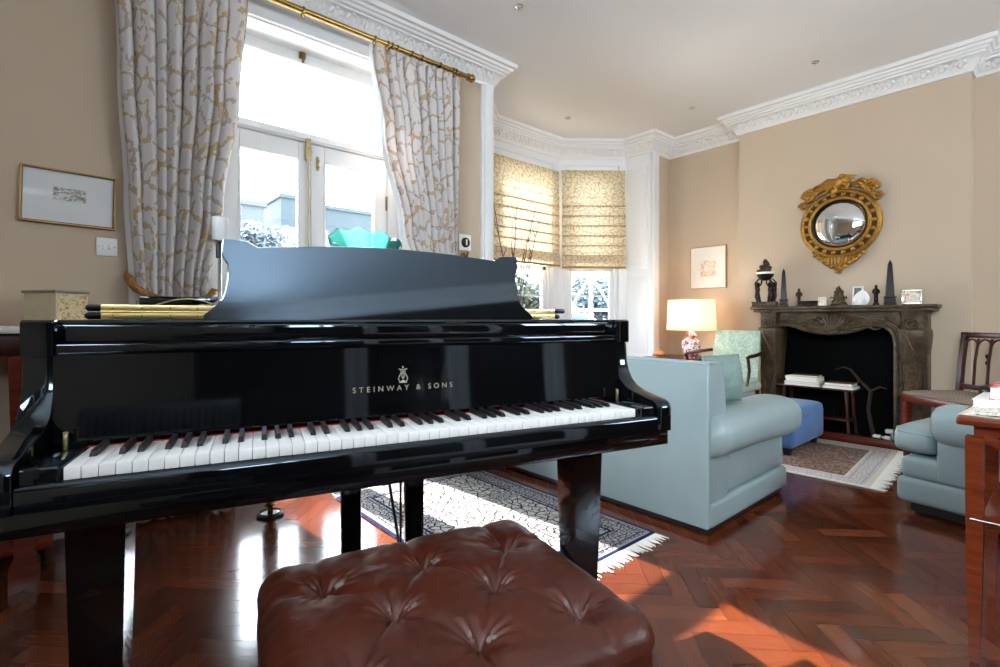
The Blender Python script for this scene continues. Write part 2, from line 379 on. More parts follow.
b.box(.546, .56, WY, 3.24, 0, 2.71); b.box(1.81, 1.824, WY, 3.24, 0, 2.71); b.box(.55, 1.82, WY, 3.24, 2.70, 2.714)
structure(b.build('trim_3', 'white'), 'white linings and head of the garden door opening', 'trim')
# --- garden doors with fanlight
wd = thing('window_1', (0, 3.22, 0), 'white glazed garden doors with a wide fanlight above them', 'window', kind='structure')
b = MB(); b.box(.56, .64, 0, .09, 0, 2.71, .006); b.box(1.73, 1.81, 0, .09, 0, 2.71, .006); b.box(.64, 1.73, 0, .09, 2.635, 2.71, .006); b.box(.64, 1.73, -.005, .09, 2.14, 2.20, .01); b.box(.64, 1.73, -.015, .05, 2.15, 2.165, .004)
b.box(.56, 1.81, -.02, .1, -.01, .03)
b.build('frame', 'white', wd)
def leaf(x0, x1, a, c):
    b = MB(); b.box(x0, x0+a, .01, .06, .03, 2.135, .006); b.box(x1-c, x1, .01, .06, .03, 2.135, .006); b.box(x0+a, x1-c, .01, .06, 2.03, 2.135, .006); b.box(x0+a, x1-c, .01, .06, .03, .33, .006)
    for X0, X1, Z0, Z1 in ((x0+a-.008, x0+a+.006, .33, 2.03), (x1-c-.006, x1-c+.008, .33, 2.03), (x0+a, x1-c, 2.022, 2.036), (x0+a, x1-c, .324, .338)): b.box(X0, X1, .004, .02, Z0, Z1, .003)
    o = b.build('door_leaf', 'white', wd); p = MB(); p.box(x0+a-.005, x1-c+.005, .033, .037, .325, 2.035); p.build('pane', 'glass', o); return o
l1 = leaf(.645, 1.178, .115, .075); l2 = leaf(1.182, 1.727, .09, .095)
b = MB(); b.box(.635, 1.735, .04, .044, 2.195, 2.64); b.build('fanlight_pane', 'glass', wd)
b = MB(); b.tube([(1.158, -.012, .2), (1.158, -.012, 2.15)], .006); b.box(1.14, 1.176, -.018, .012, 2.02, 2.10, .006); b.box(1.145, 1.171, -.03, .012, 1.27, 1.33, .006); b.box(1.142, 1.174, -.02, .012, 2.10, 2.16, .006)
b.ell((1.158, -.04, 1.30), (.022, .022, .022)); b.build('espagnolette_bolt', 'boltbrass', wd)
b = MB(); b.box(1.215, 1.232, 0, .012, 1.97, 2.06, .004); b.ell((1.223, -.005, 2.03), (.01, .012, .01)); b.ell((1.223, -.005, 1.99), (.01, .012, .01)); b.build('barrel_bolt', 'boltbrass', wd)
b = MB(); b.box(1.715, 1.728, 0, .015, 1.78, 1.88, .003); b.build('hinge', 'oldbrass', wd)
b = MB(); b.box(1.10, 1.14, -.02, .005, 2.66, 2.70, .005); b.tube([(1.12, -.03, 2.69), (1.12, -.035, 2.65), (1.12, -.02, 2.63)], .008); b.build('fanlight_catch', 'oldbrass', wd)
# --- high windows added behind the camera for fill light, opening in the south wall
wt = thing('fill_window_5', (XW-.12, -.9, 0), 'added long high fill light window in the side wall behind the camera', 'window', kind='structure')
b = MB()
for y in (-1.75, -.60, .55, 1.69): b.box(0, .06, y, y+.06, 1.85, 2.8)
for z in (1.85, 2.74): b.box(0, .06, -1.75, 1.75, z, z+.06)
b.build('frame', 'white', wt)
b = MB(); b.box(.02, .024, -1.7, 1.7, 1.88, 2.78); b.build('pane', 'glass', wt)
dr = thing('door_1', (0, YS-.06, 0), 'white double doors with large panes to the dark hall behind the camera', 'door', kind='structure')
for x0, x1 in ((.13, 1.2), (1.2, 2.27)):
    b = MB(); b.box(x0, x0+.11, 0, .05, .01, 2.27, .005); b.box(x1-.11, x1, 0, .05, .01, 2.27, .005); b.box(x0+.11, x1-.11, 0, .05, .01, .34, .005); b.box(x0+.11, x1-.11, 0, .05, 2.15, 2.27, .005); lf = b.build('door_leaf', 'white', dr)
    b = MB(); b.box(x0+.1, x1-.1, .02, .025, .33, 2.16); b.build('pane', 'glass', lf)
b = MB(); b.box(.02, .13, -.1, .085, 0, 2.3, .01); b.box(2.27, 2.38, -.1, .085, 0, 2.3, .01); b.box(.02, 2.38, -.1, .085, 2.27, 2.4, .01); b.build('door_frame', 'white', dr)
wt = thing('fill_window_6', (3.9, YS-.12, 0), 'added high fill light window in the wall behind the camera on the right', 'window', kind='structure')  # unseen opening, added to let in more sky light
b = MB()
for x in (-1.0, -.03, .94): b.box(x, x+.06, 0, .06, 1.85, 2.8)
for z in (1.85, 2.74): b.box(-1, 1, 0, .06, z, z+.06)
b.build('frame', 'white', wt)
b = MB(); b.box(-.97, .97, .02, .024, 1.88, 2.78); b.build('pane', 'glass', wt)
wt = thing('fill_window_7', (-.65, YS-.12, 0), 'added high fill light window in the wall behind the camera on the left', 'window', kind='structure')  # also added, brightens the garden door wall
b = MB()
for x in (-.6, -.03, .54): b.box(x, x+.06, 0, .06, 2.08, 2.82)
for z in (2.08, 2.76): b.box(-.6, .6, 0, .06, z, z+.06)
b.build('frame', 'white', wt)
b = MB(); b.box(-.57, .57, .02, .024, 2.1, 2.8); b.build('pane', 'glass', wt)
# --- cornice swept round the room
path = [(XW, YS), (XA, YS), (XA, .48), (XB, .48), (XB, 2.17), (XA, 2.17), (XA, WY), (4.83, WY), (4.83, 3.35), (4.22, 3.85), (3.15, 3.85), (2.54, 3.35), (2.54, WY), (XW, WY)]
prof = [(0, 2.835), (.014, 2.835), (.02, 2.845), (.02, 2.858), (.03, 2.864), (.045, 2.895), (.07, 2.925), (.085, 2.93), (.085, 2.944), (.10, 2.95), (.108, 2.965), (.122, 2.968), (.128, 2.985), (.148, 2.99), (.152, CZ), (0, CZ)]
n = len(path); mit = []
for i in range(n):
    a = Vector((path[i][0]-path[i-1][0], path[i][1]-path[i-1][1])).normalized(); c_ = Vector((path[(i+1) % n][0]-path[i][0], path[(i+1) % n][1]-path[i][1])).normalized()
    na, nc = Vector((-a.y, a.x)), Vector((-c_.y, c_.x)); m_ = (na+nc); m_ = m_/m_.dot(na) if abs(m_.dot(na)) > 1e-6 else na; mit.append(m_)
b = MB(); rings = [[(path[i][0]+mit[i].x*o_, path[i][1]+mit[i].y*o_, z) for o_, z in prof] for i in range(n)]
b.loft(rings+[rings[0]], cap=False)
for i in range(n):
    p, q = Vector(path[i]), Vector(path[(i+1) % n]); d = (q-p); L = d.length; d.normalize(); nn = Vector((-d.y, d.x))
    if i in (0, 13): continue
    k = max(1, round(L/.105))
    for j in range(k):
        s_ = (j+.5)*L/k; c0 = p+d*s_+nn*.05; az = atan2(d.y, d.x)
        mt = Matrix.Translation((c0.x, c0.y, 2.895)) @ Matrix.Rotation(az, 4, 'Z') @ Matrix.Rotation(radians(-42), 4, 'X')
        b.ell((0, .0, 0), (.022, .014, .036), seg=8, mat=mt)
        b.ell((-.028, .0, .012), (.018, .011, .022), (0, .5, 0), seg=6, mat=mt); b.ell((.028, 0, .012), (.018, .011, .022), (0, -.5, 0), seg=6, mat=mt)
        b.ell((0, .012, .034), (.014, .012, .012), seg=6, mat=mt); b.ell((.048, .004, -.018), (.012, .008, .014), seg=6, mat=mt)
structure(b.build('trim_4', 'plaster'), 'white plaster cornice with leaf relief round the ceiling', 'cornice')
# --- skirting
b = MB()
for (x0, x1, y0, y1) in ((XA-.022, XA, 2.19, WY), (XB-.022, XB, 1.9, 2.17), (XB-.022, XB, .48, .70), (XA-.022, XA, -3, .48), (XB, XA, 2.168, 2.19)):
    b.box(x0, x1, y0, y1, 0, .19, .004); b.box(x0-.006, x1, y0, y1, 0, .13, .004)
structure(b.build('baseboard_east', 'white'), 'white skirting board along the fireplace wall', 'baseboard')
b = MB(); b.box(XW, .5, WY-.022, WY, 0, .19, .004); b.box(1.87, 2.42, WY-.022, WY, 0, .19, .004); b.box(4.97, XA, WY-.022, WY, 0, .19, .004)
structure(b.build('baseboard_north', 'white'), 'white skirting board along the garden door wall', 'baseboard')

# ================================================================== GRAND PIANO (local u along the keys, v into the case)
pn = thing('grand_piano', (-.0087, 1.101, 0), 'glossy black concert style grand piano with raised scrolled music desk', 'piano', radians(-15.05))
rimp = [(-.11, .19), (-.11, 1.46), (-.10, 1.58), (-.055, 1.69), (.035, 1.78), (.16, 1.845), (.30, 1.865), (.42, 1.83), (.50, 1.76), (.565, 1.66), (.64, 1.56), (.73, 1.48), (.83, 1.39), (.93, 1.27), (1.01, 1.13), (1.08, .97), (1.155, .80), (1.24, .68), (1.31, .57), (1.345, .45), (1.345, .19)]
def inset(poly, d):
    out = []; n = len(poly)
    for i in range(n):
        a = Vector(poly[i])-Vector(poly[i-1]); c_ = Vector(poly[(i+1) % n])-Vector(poly[i]); a.normalize(); c_.normalize()
        na, nc = Vector((a.y, -a.x)), Vector((c_.y, -c_.x)); m_ = na+nc; m_ = m_/max(.3, m_.dot(na)); out.append((poly[i][0]+m_.x*d, poly[i][1]+m_.y*d))
    return out
b = MB(); inn = inset(rimp, .055)
b.loft([[(x, y, .70) for x, y in rimp], [(x, y, .993) for x, y in rimp], [(x, y, .998) for x, y in inset(rimp, .005)], [(x, y, .998) for x, y in inset(rimp, .05)], [(x, y, .90) for x, y in inn]], cap=True)
b.build('case', 'black', pn, 30)
b = MB(); b.prism([(x, y) for x, y in inset(rimp, .06) if True], .905, .915); b.box(-.03, 1.26, .42, .56, .915, .93, .004)
b.build('iron_plate', 'plate', pn)
# arms: S curved cheeks
armp = [(-.012, .685), (-.012, .748), (-.006, .762), (.008, .770), (.04, .776), (.09, .785), (.125, .797), (.150, .815), (.166, .840), (.176, .872), (.181, .928), (.166, .928), (.166, .993), (.172, .998), (.30, .998), (.30, .685)]
for u0, u1 in ((-.11, -.06), (1.295, 1.345)):
    b = MB(); b.prism([p for p in armp], u0, u1, 'x', .003); b.build('arm', 'black', pn, 40)
b = MB(); b.box(-.11, 1.345, 0, .75, .643, .6845, .003); b.box(-.11, 1.345, .3, .75, .6845, .72); b.build('key_bed', 'black', pn)
b = MB(); b.prism([(-.012, .686), (-.012, .719), (-.009, .726), (-.005, .7295), (-.0015, .7295), (-.0015, .686)], -.058, 1.293, 'x', 0); b.build('key_slip', 'black', pn, 50)
for u0, u1 in ((-.058, -.004), (1.229, 1.293)):
    b = MB(); b.box(u0, u1, -.003, .17, .69, .756, .005, 3); b.build('key_block', 'black', pn)
b = MB(); b.box(-.004, 1.229, .004, .30, .69, .73); b.build('key_frame', 'darkmahog', pn)
KW = 1.225/52
wk = MB(); wk.box(.0005, KW-.0005, 0, .15, .7305, .7525, .0015, 2); w0 = wk.build('white_key', 'ivory', pn)
for i in range(1, 52):
    o = w0.copy(); COL.objects.link(o); o.parent = pn; o.location = (i*KW, 0, 0)
bk = MB(); bk.loft([[(-.0055, .058, .753), (.0055, .058, .753), (.0055, .15, .753), (-.0055, .15, .753)], [(-.0050, .060, .757), (.0050, .060, .757), (.0050, .15, .757), (-.0050, .15, .757)],
                    [(-.0042, .066, .7625), (.0042, .066, .7625), (.0046, .15, .764), (-.0046, .15, .764)]]); k0 = bk.build('black_key', 'ebony', pn, 25)
first = True
for i in range(51):
    nt = 'ABCDEFG'[i % 7]
    if nt in 'ACDFG':
        o = k0 if first else k0.copy()
        if not first: COL.objects.link(o); o.parent = pn
        first = False; o.location = ((i+1)*KW+{'A': .002, 'C': -.002, 'D': .002, 'F': -.002, 'G': 0}[nt], 0, 0)
b = MB(); b.box(-.004, 1.229, .1485, .152, .75, .7545); b.build('key_felt', 'felt', pn)
fb = MB(); fb.prism([(.156, .757), (.152, .765), (.153, .775), (.1578, .93), (.196, .93), (.178, .757)], -.058, 1.293, 'x', 0); fbo = fb.build('fallboard', 'black', pn, 8)
# maker's lettering and lyre on the fallboard
tilt = atan2(.004, .13)
def fbpt(u, z): return (u, .153+(z-.775)*.004/.13-.0008, z)
cu = bpy.data.curves.new('lettering', 'FONT'); cu.body = 'STEINWAY & SONS'; cu.size = .0185; cu.align_x = 'CENTER'; cu.extrude = .0003; cu.space_character = 1.72; cu.space_word = 1.1
to = bpy.data.objects.new('tmp_text', cu); COL.objects.link(to); bpy.context.view_layer.update()
me = bpy.data.meshes.new_from_object(to.evaluated_get(bpy.context.evaluated_depsgraph_get())); bpy.data.objects.remove(to)
me.materials.clear(); me.materials.append(M['gilt_letter']); lo = bpy.data.objects.new('lettering', me); COL.objects.link(lo); lo.parent = fbo
lo.location = fbpt(.621, .823); lo.rotation_euler = (radians(90)-tilt, 0, 0)
b = MB()
for s_ in (-1, 1):
    b.tube([(s_*x, y, 0) for x, y in ((.003, .0), (.010, .002), (.013, .009), (.010, .016), (.006, .023), (.005, .03), (.009, .036), (.012, .034))], .0011, 5)
    b.tube([(s_*x, y, 0) for x, y in ((.0, .028), (.004, .022), (.005, .016), (.002, .010), (-.001, .013))], .0008, 5)
b.tube([(-.007, .034, 0), (.007, .034, 0)], .0011, 5); b.tube([(-.011, -.002, 0), (.011, -.002, 0)], .0013, 5); b.ell((0, .040, 0), (.002, .003, .001), seg=8); b.ell((0, .001, 0), (.004, .004, .001), seg=8)
for x in (-.002, 0, .002): b.tube([(x, .006, 0), (x, .032, 0)], .0004, 4)
o = b.build('lyre_emblem', 'gilt_letter', fbo); o.scale = (.9, .9, .9); o.location = fbpt(.617, .844); o.rotation_euler = (radians(90)-tilt, 0, 0)
# front rail, shelf and music desk
b = MB(); b.box(-.083, 1.318, .186, .31, .952, .989, .004); b.box(-.06, 1.295, .170, .31, .931, .951, .004); b.build('front_rail', 'black', pn)
b = MB(); b.box(-.06, 1.295, .25, .40, .984, .9905, .002); b.box(.1, 1.15, .29, .298, .9905, .998, .003); b.build('desk_shelf', 'black', pn)
half = [(.448, .0), (.445, .026), (.42, .05), (.407, .068), (.402, .085), (.397, .118), (.397, .157), (.409, .178), (.410, .2), (.408, .222), (.38, .222), (.352, .219), (.342, .212), (.33, .205), (.30, .208), (.26, .211), (.19, .217), (.12, .221), (.06, .2235)]
poly = half+[(0, .224)]+[(-x, y) for x, y in half[::-1]]
da = atan2(.205, .042)
b = MB(); b.prism(poly, -.019, 0, 'z', .0025, 2); o = b.build('music_desk', 'desksheen', pn, 12); o.scale = (1.02, .995, 1); o.location = (.628, .315, .985); o.rotation_euler = (da, 0, 0)
for u in (.4, .86):
    b = MB(); b.tube([(u, .368, 1.12), (u, .46, .992)], .006, 6); b.build('desk_support', 'oldbrass', pn)
# lid, folded front flap and its long hinge
lidp = [(x, y) for x, y in inset(rimp, -.012) if y > .5]; lidp = [(-.11, .55)]+lidp[:-0 or None]+([(1.335, .55)] if lidp[-1][1] > .56 else [])
b = MB(); b.prism(lidp, .9995, 1.0175, 'z', .008, 4); b.build('lid', 'black', pn, 40)
b = MB(); b.prism([(-.108, .55), (-.108, .93), (1.357, .93), (1.357, .55)], 1.0205, 1.0385, 'z', .008, 4); b.build('lid_flap', 'black', pn, 40)
for z0, z1 in ((1.0005, 1.0180), (1.0200, 1.0375)):
    b = MB(); b.box(-.075, 1.31, .546, .551, z0, z1, .001); hg = b.build('hinge_leaf', 'palebrass', pn)
    for i in range(22):
        b = MB(); b.lathe([(.0024, 0), (.0024, .0015), (.001, .002)], (0, 0, 0), 8, Matrix.Translation((-.05+i*.0635, .546, (z0+z1)/2)) @ Matrix.Rotation(radians(90), 4, 'X'))
        b.build('screw', 'oldbrass', hg)
b = MB(); b.tube([(-.075, .545, 1.019), (1.31, .545, 1.019)], .0026, 8); b.build('hinge_pin', 'palebrass', pn)
for u in (-.03, 1.262):
    b = MB(); b.box(u-.0035, u+.0035, .12, .127, .756, .785, .002); b.lathe([(.004, 0), (.0045, .004), (.002, .006)], (u, .1235, .784), 10); b.build('fallboard_pin', 'palebrass', pn)
# legs
def plleg(u, v, a0, a1, top, cup='black'):
    b = MB(); sq = lambda h, z: [(u-h, v-h, z), (u+h, v-h, z), (u+h, v+h, z), (u-h, v+h, z)]
    b.loft([sq(a0, top-.05), sq(a1, .10), sq(a1*.82, .085)]); b.box(u-a0-.01, u+a0+.01, v-a0-.01, v+a0+.01, top-.05, top, .004)
    lg = b.build('leg', 'black', pn, 30)
    b = MB(); b.lathe([(.018, .085), (.022, .06), (.03, .055), (.02, .05)], (u, v, 0), 16); b.tube([(u-.012, v, .03), (u+.012, v, .03)], .028, 16); b.build('caster', 'oldbrass', lg)
    b = MB(); b.lathe([(.062, 0), (.064, .012), (.05, .02), (.045, .012), (0, .011)], (u, v, 0), 24); b.build('caster_cup', 'blacksatin', lg)
plleg(-.005, .255, .050, .040, .643); plleg(1.216, .255, .052, .040, .643); plleg(.345, 1.72, .052, .038, .70)
# pedal lyre
ly = MB(); 
for u in (.523, .702): ly.box(u-.026, u+.026, .335, .375, .14, .66, .006)
ly.box(.47, .755, .32, .39, .60, .66, .006); ly.box(.44, .785, .25, .42, .06, .15, .012, 3)
lyo = ly.build('pedal_lyre', 'black', pn)
b = MB()
b.tube([(.663, .355, .15), (.663, .355, .62)], .0035, 6)
b.build('pedal_rod', 'blacksatin', lyo)
for q in ((.70, .68), (.525, .545)):
    b = MB(); b.tube([(q[0], .38, .12), (q[1], .72, .64)], .005, 6); b.build('lyre_strut', 'blacksatin', lyo)
for u in (.54, .6125, .685):
    b = MB(); b.loft([[(u-.012, .26, .085), (u+.012, .26, .085), (u+.012, .26, .095), (u-.012, .26, .095)], [(u-.016, .17, .062), (u+.016, .17, .062), (u+.016, .17, .072), (u-.016, .17, .072)], [(u-.012, .135, .055), (u+.012, .135, .055), (u+.012, .135, .062), (u-.012, .135, .062)]]); b.build('pedal', 'brass', lyo)

# ================================================================== TUFTED LEATHER STOOL
pp = Matrix.Translation((-.0087, 1.101, 0)) @ Matrix.Rotation(radians(-15.05), 4, 'Z')
sc_ = pp @ Vector((.612, -.155, 0))
st = thing('leather_stool', (sc_.x, sc_.y, 0), 'brown deep buttoned leather stool in front of the piano keys', 'stool', radians(-13.2))
A_, B_, H_ = .315, .272, .482
btn = [(x, y) for j, y in enumerate((-.305, -.165, -.025, .115)) for x in ((-.2, 0, .2) if j % 2 else (-.3, -.1, .1, .3)) ]
btn = [(x, y) for x, y in btn if abs(x) < .29 and abs(y) < .24]
seams = []
for i, p in enumerate(btn):
    for q in btn[i+1:]:
        if abs(abs(p[0]-q[0])-.1) < .02 and abs(abs(p[1]-q[1])-.14) < .02: seams.append((p, q))
for x, y in btn:                                                          # pleats from the outer buttons to the edge
    if y > .09: seams.append(((x, y), (x, .4)))
    if y < -.1: seams.append(((x, y), (x, -.4)))
    if x > .15: seams.append(((x, y), (.4, y)))
    if x < -.15: seams.append(((x, y), (-.4, y)))
def dseg(px, py, s_):
    (ax, ay), (bx, by) = s_; dx, dy = bx-ax, by-ay; tt = max(0, min(1, ((px-ax)*dx+(py-ay)*dy)/(dx*dx+dy*dy))); return hypot(px-ax-tt*dx, py-ay-tt*dy)
R_ = .058
def top(s_, t_):
    # square to plump rounded box
    x, y = (s_*2-1), (t_*2-1); px, py = x*A_, y*B_
    ed = min(A_-abs(px), B_-abs(py)); 
    cxr, cyr = max(0, abs(px)-(A_-R_)), max(0, abs(py)-(B_-R_)); rr = hypot(cxr, cyr); rr2 = min(rr, R_)
    if rr > R_ and rr > 0:
        px = math.copysign((A_-R_)+cxr*R_/rr, px); py = math.copysign((B_-R_)+cyr*R_/rr, py)
    z = H_-R_*.85+sqrt(max(0, R_*R_-rr2*rr2))*.85
    z += .012*(1-(px/A_)**2)*(1-(py/B_)**2)
    db = 9; bi = None
    for q in btn:
        d = hypot(px-q[0], py-q[1])
        if d < db: db, bi = d, q
    ds = min(dseg(px, py, q) for q in seams)
    fade = max(0, 1-(rr2/R_)**3)
    wr = 0
    if bi: 
        an = atan2(py-bi[1], px-bi[0]); wr = .0035*sin(an*11+sin(an*3)*2)*math.exp(-((db-.03)/.022)**2)
    z -= fade*(.033*math.exp(-(db/.030)**1.2)+.009*math.exp(-ds/.009)*(1 if ds < .2 else 0)+wr)
    z += .0014*mnoise.noise((px*40, py*40, 0))+.003*mnoise.noise((px*9, py*9, 3))
    return (px, py, z)
b = MB(); b.grid(top, 190, 170)
# side of the cushion
per = []
NP = 160
for i in range(NP):
    a = 2*pi*i/NP; 
    x = math.copysign(abs(cos(a))**.2, cos(a)); y = math.copysign(abs(sin(a))**.2, sin(a)); per.append((x, y))
rings = []
for z, k in ((H_-.040, .972), (H_-.055, .993), (H_-.075, 1.0), (H_-.10, 1.004), (H_-.125, .99), (H_-.137, .955)):
    rings.append([(x*A_*k+.002*mnoise.noise((x*6, y*6, z*20)), y*B_*k+.002*mnoise.noise((x*6+5, y*6, z*20)), z) for x, y in per])
b.loft(rings, cap=False); b.build('cushion', 'leather', st, 60)
for x, y in btn:
    b = MB(); zz = H_+.012*(1-(x/A_)**2)*(1-(y/B_)**2)-.033-.007; b.ell((x, y, zz), (.0095, .0095, .005), seg=12); b.build('button', 'leather', st)
b = MB(); b.prism([(x*(A_-.02), y*(B_-.02)) for x, y in per], .10, H_-.12, 'z', .006); b.build('base', 'leather', st, 40)
for sx in (-1, 1):
    for sy in (-1, 1):
        b = MB(); b.lathe([(.022, .0), (.03, .03), (.024, .06), (.032, .10), (.032, .105)], (sx*(A_-.06), sy*(B_-.06), 0), 16); b.build('foot', 'darkmahog', st)

# ================================================================== CURTAINS, ROD, BLINDS
rd = thing('curtain_rod', (0, 2.91, 2.785), 'long brass curtain rod with rings above the garden doors', 'curtain rod')
b = MB(); b.tube([(-.05, 0, 0), (2.21, 0, 0)], .018, 16); b.build('pole', 'brass', rd)
for x, s_ in ((2.21, 1), (-.05, -1)):
    b = MB(); b.lathe([(.018, 0), (.026, .004), (.026, .012), (.016, .018), (.024, .026), (.031, .042), (.024, .058), (.008, .064), (0, .065)], (0, 0, 0), 16, Matrix.Translation((x, 0, 0)) @ Matrix.Rotation(s_*pi/2, 4, 'Y')); b.build('finial', 'brass', rd)
for x in (2.15, 0.02):
    b = MB(); b.tube([(x, .12, .0), (x, .03, -.0), (x, .0, -.02)], .009, 8); b.lathe([(.03, 0), (.03, .008), (.012, .014)], (0, 0, 0), 14, Matrix.Translation((x, .119, 0)) @ Matrix.Rotation(pi/2, 4, 'X')); b.build('bracket', 'oldbrass', rd)
for x in [.2, .27, .36, .45, .55, .63, .71, 1.02, 1.47, 1.56, 1.59, 1.63, 1.74, 1.82, 1.97, 2.08, 2.105]:
    b = MB(); b.tube([(x+.002*sin(q*3), .027*cos(q), -.008+.027*sin(q)) for q in [2*pi*i/18 for i in range(18)]], .0045, 6, closed=True)
    b.tube([(x, .006*cos(q), -.041+.006*sin(q)) for q in [2*pi*i/10 for i in range(10)]], .0016, 5, closed=True); b.build('ring', 'brass', rd)
def curtain(name, label, rows, nf, side, seed):
    t = thing(name, (0, 0, 0), label, 'curtain'); rnd = random.Random(seed); ph = [rnd.uniform(0, 6) for _ in range(6)]
    def at(z):
        for (z0, *a), (z1, *c_) in zip(rows, rows[1:]):
            if z1 <= z <= z0: k = (z0-z)/(z0-z1); k = k*k*(3-2*k); return [p+(q-p)*k for p, q in zip(a, c_)]
        return list(rows[-1][1:])
    zt, zb = rows[0][0], rows[-1][0]; tot = 1.9
    def fn(s_, v):
        z = zt+(zb-zt)*v; xl, xr, y, am = at(z)
        u = s_+.018*sin(2*pi*s_*2.3+ph[0])+.012*sin(2*pi*s_*4.1+ph[1]+z*.8)
        f = sin(2*pi*nf*u+ph[2]+.25*sin(z*1.7+ph[3])); f2 = sin(2*pi*nf*2.03*u+ph[4])*.25
        pinch = math.exp(-((zt-z-.10)/.05)**2)*.45
        x = xl+(xr-xl)*s_+.010*cos(2*pi*nf*u+ph[2])*(am/.04)
        yy = y+am*(f+f2)*(1-pinch)
        if z > zt-.1: yy += .006*sin(2*pi*nf*3*u)*(z-zt+.1)*10
        return (x, yy, z)
    b = MB(); b.grid(fn, 260, 60, lambda a, c_: (a*tot*.75, zt+(zb-zt)*c_)); o = b.build('cloth', 'curtain', t, 80)
    md = o.modifiers.new('thick', 'SOLIDIFY'); md.thickness = .003
    e = 0 if side < 0 else 1
    def ln(s_, v):
        z = zt+(zb-zt)*v; x, y, _ = fn(e, v); return (x+side*(.004+.038*v)*s_, y+.004+.03*s_, z)
    b = MB(); b.grid(ln, 6, 40); o = b.build('lining', 'lining', t, 80); md = o.modifiers.new('thick', 'SOLIDIFY'); md.thickness = .002
    return t
curtain('curtain', 'vine patterned curtain left of the garden doors, gathered by a gold cord', [(2.765, .165, .735, 2.91, .030), (2.2, .188, .70, 2.93, .035), (1.6, .222, .62, 2.94, .035), (1.12, .248, .55, 2.945, .028), (.9, .248, .56, 2.945, .028), (.02, .18, .68, 2.945, .03)], 8, -1, 3)
curtain('curtain', 'vine patterned curtain right of the garden doors, under the rod end', [(2.745, 1.435, 2.125, 2.90, .028), (2.2, 1.52, 2.12, 2.905, .034), (1.6, 1.665, 2.12, 2.91, .032), (1.25, 1.78, 2.12, 2.915, .03), (1.0, 1.76, 2.11, 2.92, .03), (.02, 1.62, 2.11, 2.92, .036)], 9, -1, 11)
def rope(name, pts, label):
    t = thing(name, (0, 0, 0), label, 'tieback'); P = [Vector(p) for p in pts]
    fine = []
    for i in range(len(P)-1):
        for k in range(8): fine.append(P[i].lerp(P[i+1], k/8))
    fine.append(P[-1]); 
    for q in range(3):
        b = MB(); L = 0; out = []
        for i, p in enumerate(fine):
            if i: L += (p-fine[i-1]).length
            d = (fine[min(i+1, len(fine)-1)]-fine[max(i-1, 0)]).normalized(); a = d.orthogonal().normalized(); c_ = d.cross(a); an = L*70+q*2*pi/3
            out.append(p+(a*cos(an)+c_*sin(an))*.009)
        b.tube(out, .0105, 6); b.build('strand', 'ropegold', t, 60)
M['ropegold'] = simple('gold_silk_cord', '#96652a', .6, var=.25, vs=120)
rope('curtain_tieback', [(.215, 3.01, 1.215), (.215, 2.95, 1.19), (.235, 2.90, 1.145), (.30, 2.888, 1.105), (.38, 2.886, 1.08), (.47, 2.888, 1.085), (.54, 2.905, 1.11), (.58, 2.97, 1.15)], 'gold cord round the left curtain beside the wall')
rope('curtain_tieback', [(2.15, 2.995, 1.3), (2.13, 2.92, 1.25), (2.06, 2.86, 1.2), (1.95, 2.85, 1.17), (1.84, 2.86, 1.19), (1.76, 2.93, 1.24)], 'gold cord round the right curtain')
t = thing('tieback_hook', (2.262, WY, 1.475), 'small brass hook on the wall below the square thermostat', 'hook')
b = MB(); b.lathe([(.03, 0), (.032, .005), (.02, .012)], (0, 0, 0), 16, Matrix.Rotation(pi/2, 4, 'X')); b.build('plate', 'oldbrass', t)
b = MB(); b.tube([(0, -.01, 0), (0, -.05, -.005), (0, -.06, .015), (0, -.05, .03)], .007, 8); b.build('hook', 'oldbrass', t)
def blind(p, q, z0, z1, label, nrm=.0):
    d = Vector((q[0]-p[0], q[1]-p[1])); L = d.length
    t = thing('roman_blind', (p[0], p[1], 0), label, 'blind', atan2(d.y, d.x), 'roman blinds in the bay')
    a, c_ = .035, L-.015
    nfold = 6; zf0 = z0+.13; zf1 = z1-.30; H = (zf1-zf0)/nfold
    def fn(s_, v):
        z = z1+(z0+.05-z1)*v; y = -.045
        k = (zf1-z)/H
        if 0 <= k <= nfold: fr = k-math.floor(k); y -= .022*math.exp(-fr*7)+.006*fr
        y -= .004*sin(s_*9+z*3)*.6
        return (a+(c_-a)*s_, y, z)
    b = MB(); b.grid(fn, 20, 170, lambda m_, n_: (m_*L, n_*(z1-z0))); o = b.build('cloth', 'blind', t, 80)
    b = MB()
    def f2(s_, v): return (a+(c_-a)*s_, -.062-.008*sin(v*pi), z0+(.135)*v)
    b.grid(f2, 12, 10, lambda m_, n_: (m_*L, n_*.15)); b.build('hem_fold', 'blind', t, 80)
    for k in range(1, nfold+1):
        z = zf1-k*H+.004; b = MB(); b.box(a+.003, c_-.003, -.053, -.043, z-.006, z+.006, .002); b.build('batten', 'blindrod', t)
    b = MB(); b.box(a, c_, -.038, -.01, z1-.03, z1-.002, .004); b.build('head_rail', 'white', t)
    b = MB(); b.box(a, c_, -.066, -.052, z0-.012, z0+.012, .004); b.build('bottom_rail', 'blindrod', t)
M['blindrod'] = simple('blind_seam', '#96794e', .8)
blind((3.15, 3.84), (4.20, 3.84), 1.60, 2.67, 'patterned cream roman blind on the middle window of the bay')
blind((4.215, 3.835), (4.815, 3.342), 1.585, 2.69, 'patterned cream roman blind on the right slanting window of the bay')
blind((2.56, 3.35), (3.14, 3.83), 1.59, 2.69, 'patterned cream roman blind on the left slanting window of the bay')

